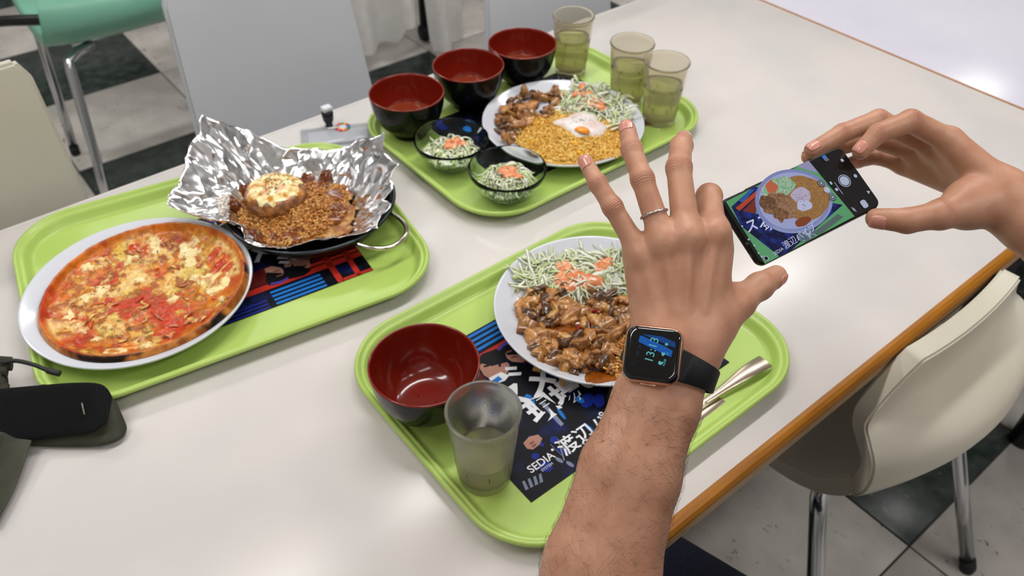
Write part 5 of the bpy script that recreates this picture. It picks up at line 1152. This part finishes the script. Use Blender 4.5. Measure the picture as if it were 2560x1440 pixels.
pol('picture_spoon',SV([(.58,.93),(.88,.86),(.90,.93),(.60,1.)]),em('spoon',(90,110,110),.6)); pol('picture_spoon_bowl',[S(*p) for p in irr(.50,.91,.10,.085,18,k=.05)],em('spoon2',(90,110,130),.6,c2=(190,205,225),scale=160,lo=.5,hi=.56)); 
pol('picture_plate_edge',[S(.60+r_*1.*math.cos(t),.41+(r_+.085)*math.sin(t)) for r_,ts in ((.385,np.linspace(.6,2.7,20)),(.35,np.linspace(2.7,.6,20))) for t in ts],em('plate_edge',(140,150,200),.8))
ptext('渡辺パイプ',.245,.955,.0078,ew,math.radians(4)); ptext('SEDIA',.12,.965,.0044,ew,math.radians(4))
# camera app controls on the black part
def disc(name,px,py,r_,m,n=28):
    x,y=pp(px,py); return pol(name,[(x+r_*math.cos(2*math.pi*i/n),y+r_*math.sin(2*math.pi*i/n)) for i in range(n)],m,True)
ed=em('dark',(8,8,12),.05); ui=em('ui',(178,186,216),.9)
disc('shutter_ring',2110,453,.0062,ui); disc('shutter_ring_gap',2110,453,.0055,ed); disc('shutter_button',2110,453,.0047,ui)
for p,r_ in (((2052,459),.0033),((2080,494),.0033)): disc('icon_ring',*p,r_,ed); disc('icon_ring',*p,.0027,ui); disc('icon_gap',*p,.0021,em('icon_dark',(40,60,56),.2)); disc('icon_dot',*p,.0011,ui)
disc('icon_dot',2066,476,.0030,ui); disc('icon_dot',2137,441,.0018,ui)
def rect(name,px,py,w,h,m,r_=0.,dr=0.):
    x,y=pp(px,py); c,s=math.cos(ang+dr),math.sin(ang+dr); base=rrect(w,h,max(r_,.0002),4); return pol(name,[(x+a*c-b*s,y+a*s+b*c) for a,b in base],m,True)
rect('gallery_thumbnail',2061,396,.0042,.0052,em('thumb_blue',(70,120,200),.8)); rect('gallery_thumbnail',2066,401,.0042,.0022,em('thumb_sand',(120,104,96),.6)); rect('mode_icon',2104,402,.003,.003,ui,.0005); rect('mode_icon',2076,459,.002,.003,ui); rect('mode_icon',2090,475,.003,.003,ui,.0012); rect('mode_line',2095,472,.0006,.013,ui); rect('mode_button',2159,511,.0062,.0078,ui,.002)
x,y=pp(2170,481); pol('play_icon',[(x-.0014,y-.0018),(x-.0014,y+.0018),(x+.0018,y)],ui,True)
for k in range(3): rect('menu_icon',2130+k*3,524+k*1.,.0005,.0042,ui)
for k,p in enumerate(((1854,567),(1870,600),(1884,615),(1895,634),(1903,643))): rect('status_icon',*p,.0016,.0016,ui,.0003)
disc('status_ring',1914,647,.0022,ui); disc('status_gap',1914,647,.0016,ed); disc('front_camera',1866,610,.0016,mat('lens_dark',(26,40,38),.1,coat=.6))
x,y=pp(1878,655); ob('audio_jack',me('audio_jack',*tube([(-PL/2-.0002,-PW/2+.012,-PT*.5),(-PL/2+.001,-PW/2+.012,-PT*.5)],.0019,14)),mph,ph_)
ob('side_button',bevel(me('side_button',*box((-.03,PW/2+.0002,-PT*.5),(.02,.0012,.0028)),smooth=False),.0004),mpf,ph_)
# ---------------- wrist watch ----------------
wc_=J(1636,889,.598); e1i=unit(RIGHT*125+DOWN*19); e2i=unit(RIGHT*-33+DOWN*117)
wn=unit(-FWD-RIGHT*.28-DOWN*.22); wx=unit(e1i-wn*(e1i@wn)); wy=np.cross(wn,wx)
wa=unit(LH['fa'][0]-LH['fa'][1])
# seat the case on the arm: move it along its normal until its back rests on the skin
base=J(1638,896,.62)
lo_,hi_=-.04,.08
s_=np.linspace(-.03,.06,91); dv=lefthand(base[None]+wn[None]*s_[:,None]); hit=s_[np.where(dv<0)[0].max()] if (dv<0).any() else 0.; WC=base+wn*(hit+.0005)
wt=empty('wrist_watch'); wt.matrix_world=Matrix(((wx[0],wy[0],wn[0],WC[0]),(wx[1],wy[1],wn[1],WC[1]),(wx[2],wy[2],wn[2],WC[2]),(0,0,0,1))); tag(wt,'rose gold smartwatch showing 13:13 with a black band on the wrist','watch')
mrg=mat('rose_gold',(222,176,154),.3,metal=1.); mwg=mat('watch_glass',(6,7,10),.06,coat=.5); mband=mat('band_black',(14,15,20),.55)
v=[];f=[];rings=[]; SZ=.0432
for ins,z_,c_ in ((.006,-.001,.004),(.0025,.0002,.0075),(.0006,.003,.009),(0,.0062,.0095),(.0008,.0085,.009),(.0018,.0092,.0085)):
    rings.append(len(v)); v+=[(x,y,z_) for x,y in rrect(SZ-2*ins,SZ-2*ins,c_,10)]
n=rings[1]
for a,b_ in zip(rings,rings[1:]):
    for i in range(n): f.append((a+i,a+(i+1)%n,b_+(i+1)%n,b_+i))
f.append(tuple(range(n))[::-1]); f.append(tuple(rings[-1]+i for i in range(n))); ob('case',me('case',v,f),mrg,wt)
v=[];f=[];rings=[]
for ins,z_ in ((.0014,.0088),(.0020,.0098),(.0034,.0106),(.0055,.0110),(.012,.0111)):
    rings.append(len(v)); v+=[(x,y,z_) for x,y in rrect(SZ-2*ins,SZ-2*ins,max(.0085-ins*.55,.002),10)]
for a,b_ in zip(rings,rings[1:]):
    for i in range(n): f.append((a+i,a+(i+1)%n,b_+(i+1)%n,b_+i))
f.append(tuple(rings[-1]+i for i in range(n))); ob('glass',me('glass',v,f),mwg,wt)
def wpp(px,py):
    o_=np.array((0,0,CH)); d=at(px,py,1.)-o_; q0=WC+wn*.0112; t=((q0-o_)@wn)/(d@wn); q=o_+d*t-WC; return (q@wx,q@wy)
wl=[.0112]
def wpol(name,pts,m):
    q=[wpp(*p) for p in pts]; wl[0]+=.000012; ar=sum(q[i-1][0]*q[i][1]-q[i][0]*q[i-1][1] for i in range(len(q))); q=q if ar>0 else q[::-1]
    return ob(name,me(name,[(x,y,wl[0]) for x,y in q],[tuple(range(len(q)))],False),m,wt)
c3=lambda x,y:(1500+x/3.6,700+y/3.6)
bl1=em('watch_blue',(26,96,190),.7); bl2=em('watch_blue2',(20,72,150),.7); cy_=em('watch_cyan',(96,190,196),.9); dm=em('watch_dim',(40,60,80),.4)
wpol('dial_shape',[c3(*p) for p in ((372,484),(560,510),(676,560),(676,610),(610,585))],bl2); wpol('dial_shape',[c3(*p) for p in ((360,500),(380,502),(590,600),(655,640),(640,694),(560,660),(345,555))],bl1)
wang=math.atan2(*(lambda a,b:(b[1]-a[1],b[0]-a[0]))(wpp(*c3(440,755)),wpp(*c3(500,545))))
def wtext(s,x,y,size,m,bold=0.):
    t=text(s,size,bold=bold); q=wpp(*c3(x,y)); wl[0]+=.000012; t.transform(Matrix.Translation((q[0],q[1],wl[0]))@Matrix.Rotation(wang,4,'Z')); return ob('dial_text',t,m,wt)
wtext('13:13',468,752,.0088,cy_); wtext('SAT 30',345,680,.0026,dm,.00005); wtext('1,236',640,606,.0022,dm,.00004); wtext('61',612,680,.0024,cy_); wtext('4,028',580,778,.0024,cy_); wtext('0%',303,765,.0018,dm)
wpol('flame_icon',[c3(600+16*math.cos(t)*(1 if math.cos(t)<0 else .8),579+13*math.sin(t)) for t in np.linspace(0,6.28,17)[:-1]],cy_)
wpol('heart_icon',[c3(*p) for p in ((552,660),(556,650),(566,652),(572,656),(580,650),(588,662),(580,676),(566,686),(556,676))],cy_); wpol('shoe_icon',[c3(*p) for p in ((525,735),(540,728),(548,738),(566,735),(566,752),(545,766),(525,758))],cy_)
ob('side_key',bevel(me('side_key',*box((-.001,-SZ/2-.0006,.0045),(.012,.0014,.0022)),smooth=False),.0005),mrg,wt)
# band wraps the wrist: radius found on the arm surface
bc=LH['fa'][0]*.75+LH['fa'][1]*.25; bc=WC+ (bc-WC)-wa*((bc-WC)@wa); e_n=unit(wn-wa*(wn@wa)); e_s=unit(np.cross(wa,e_n)); e_s=e_s if e_s@wx>0 else -e_s
NB=72; prof=[]
for i in range(NB):
    q=2*math.pi*i/NB; dr=e_n*math.cos(q)+e_s*math.sin(q); r_=[]
    for o_ in (-.009,0,.009):
        lo_,hi_=.005,.06
        for _ in range(16):
            mid=(lo_+hi_)/2
            if lefthand((bc+wa*o_+dr*mid)[None])[0]<0: lo_=mid
            else: hi_=mid
        r_.append(lo_)
    prof.append(max(r_)+.0004)
prof=np.array(prof); prof=np.array([np.mean([prof[(i+k)%NB] for k in range(-3,4)]) for i in range(NB)])
v=[];f=[];idx=[i for i in range(NB)]
for i in range(NB):
    q=2*math.pi*i/NB; dr=e_n*math.cos(q)+e_s*math.sin(q); c_=(1+math.cos(q))/2; hw=.0085+.0035*c_**3; ex=.0022+.0045*max(0,math.cos(q))**6
    for o_,t_ in ((-hw,0.),(-hw,ex*.75),(-hw*.9,ex),(hw*.9,ex),(hw,ex*.75),(hw,0.)): v.append(bc+wa*o_+dr*(prof[i]+t_))
for i in range(NB):
    for j in range(6): f.append((i*6+j,i*6+(j+1)%6,((i+1)%NB)*6+(j+1)%6,((i+1)%NB)*6+j))
bm_=me('band',v,f); bmm=bmesh.new(); bmm.from_mesh(bm_); bmesh.ops.recalc_face_normals(bmm,faces=bmm.faces); bmm.to_mesh(bm_); bmm.free(); bm_.polygons.foreach_set('use_smooth',[True]*len(bm_.polygons)); bm_.set_sharp_from_angle(angle=math.radians(40))
bnd=ob('band',bm_,mband); bnd.parent=wt; bnd.matrix_parent_inverse=wt.matrix_world.inverted()
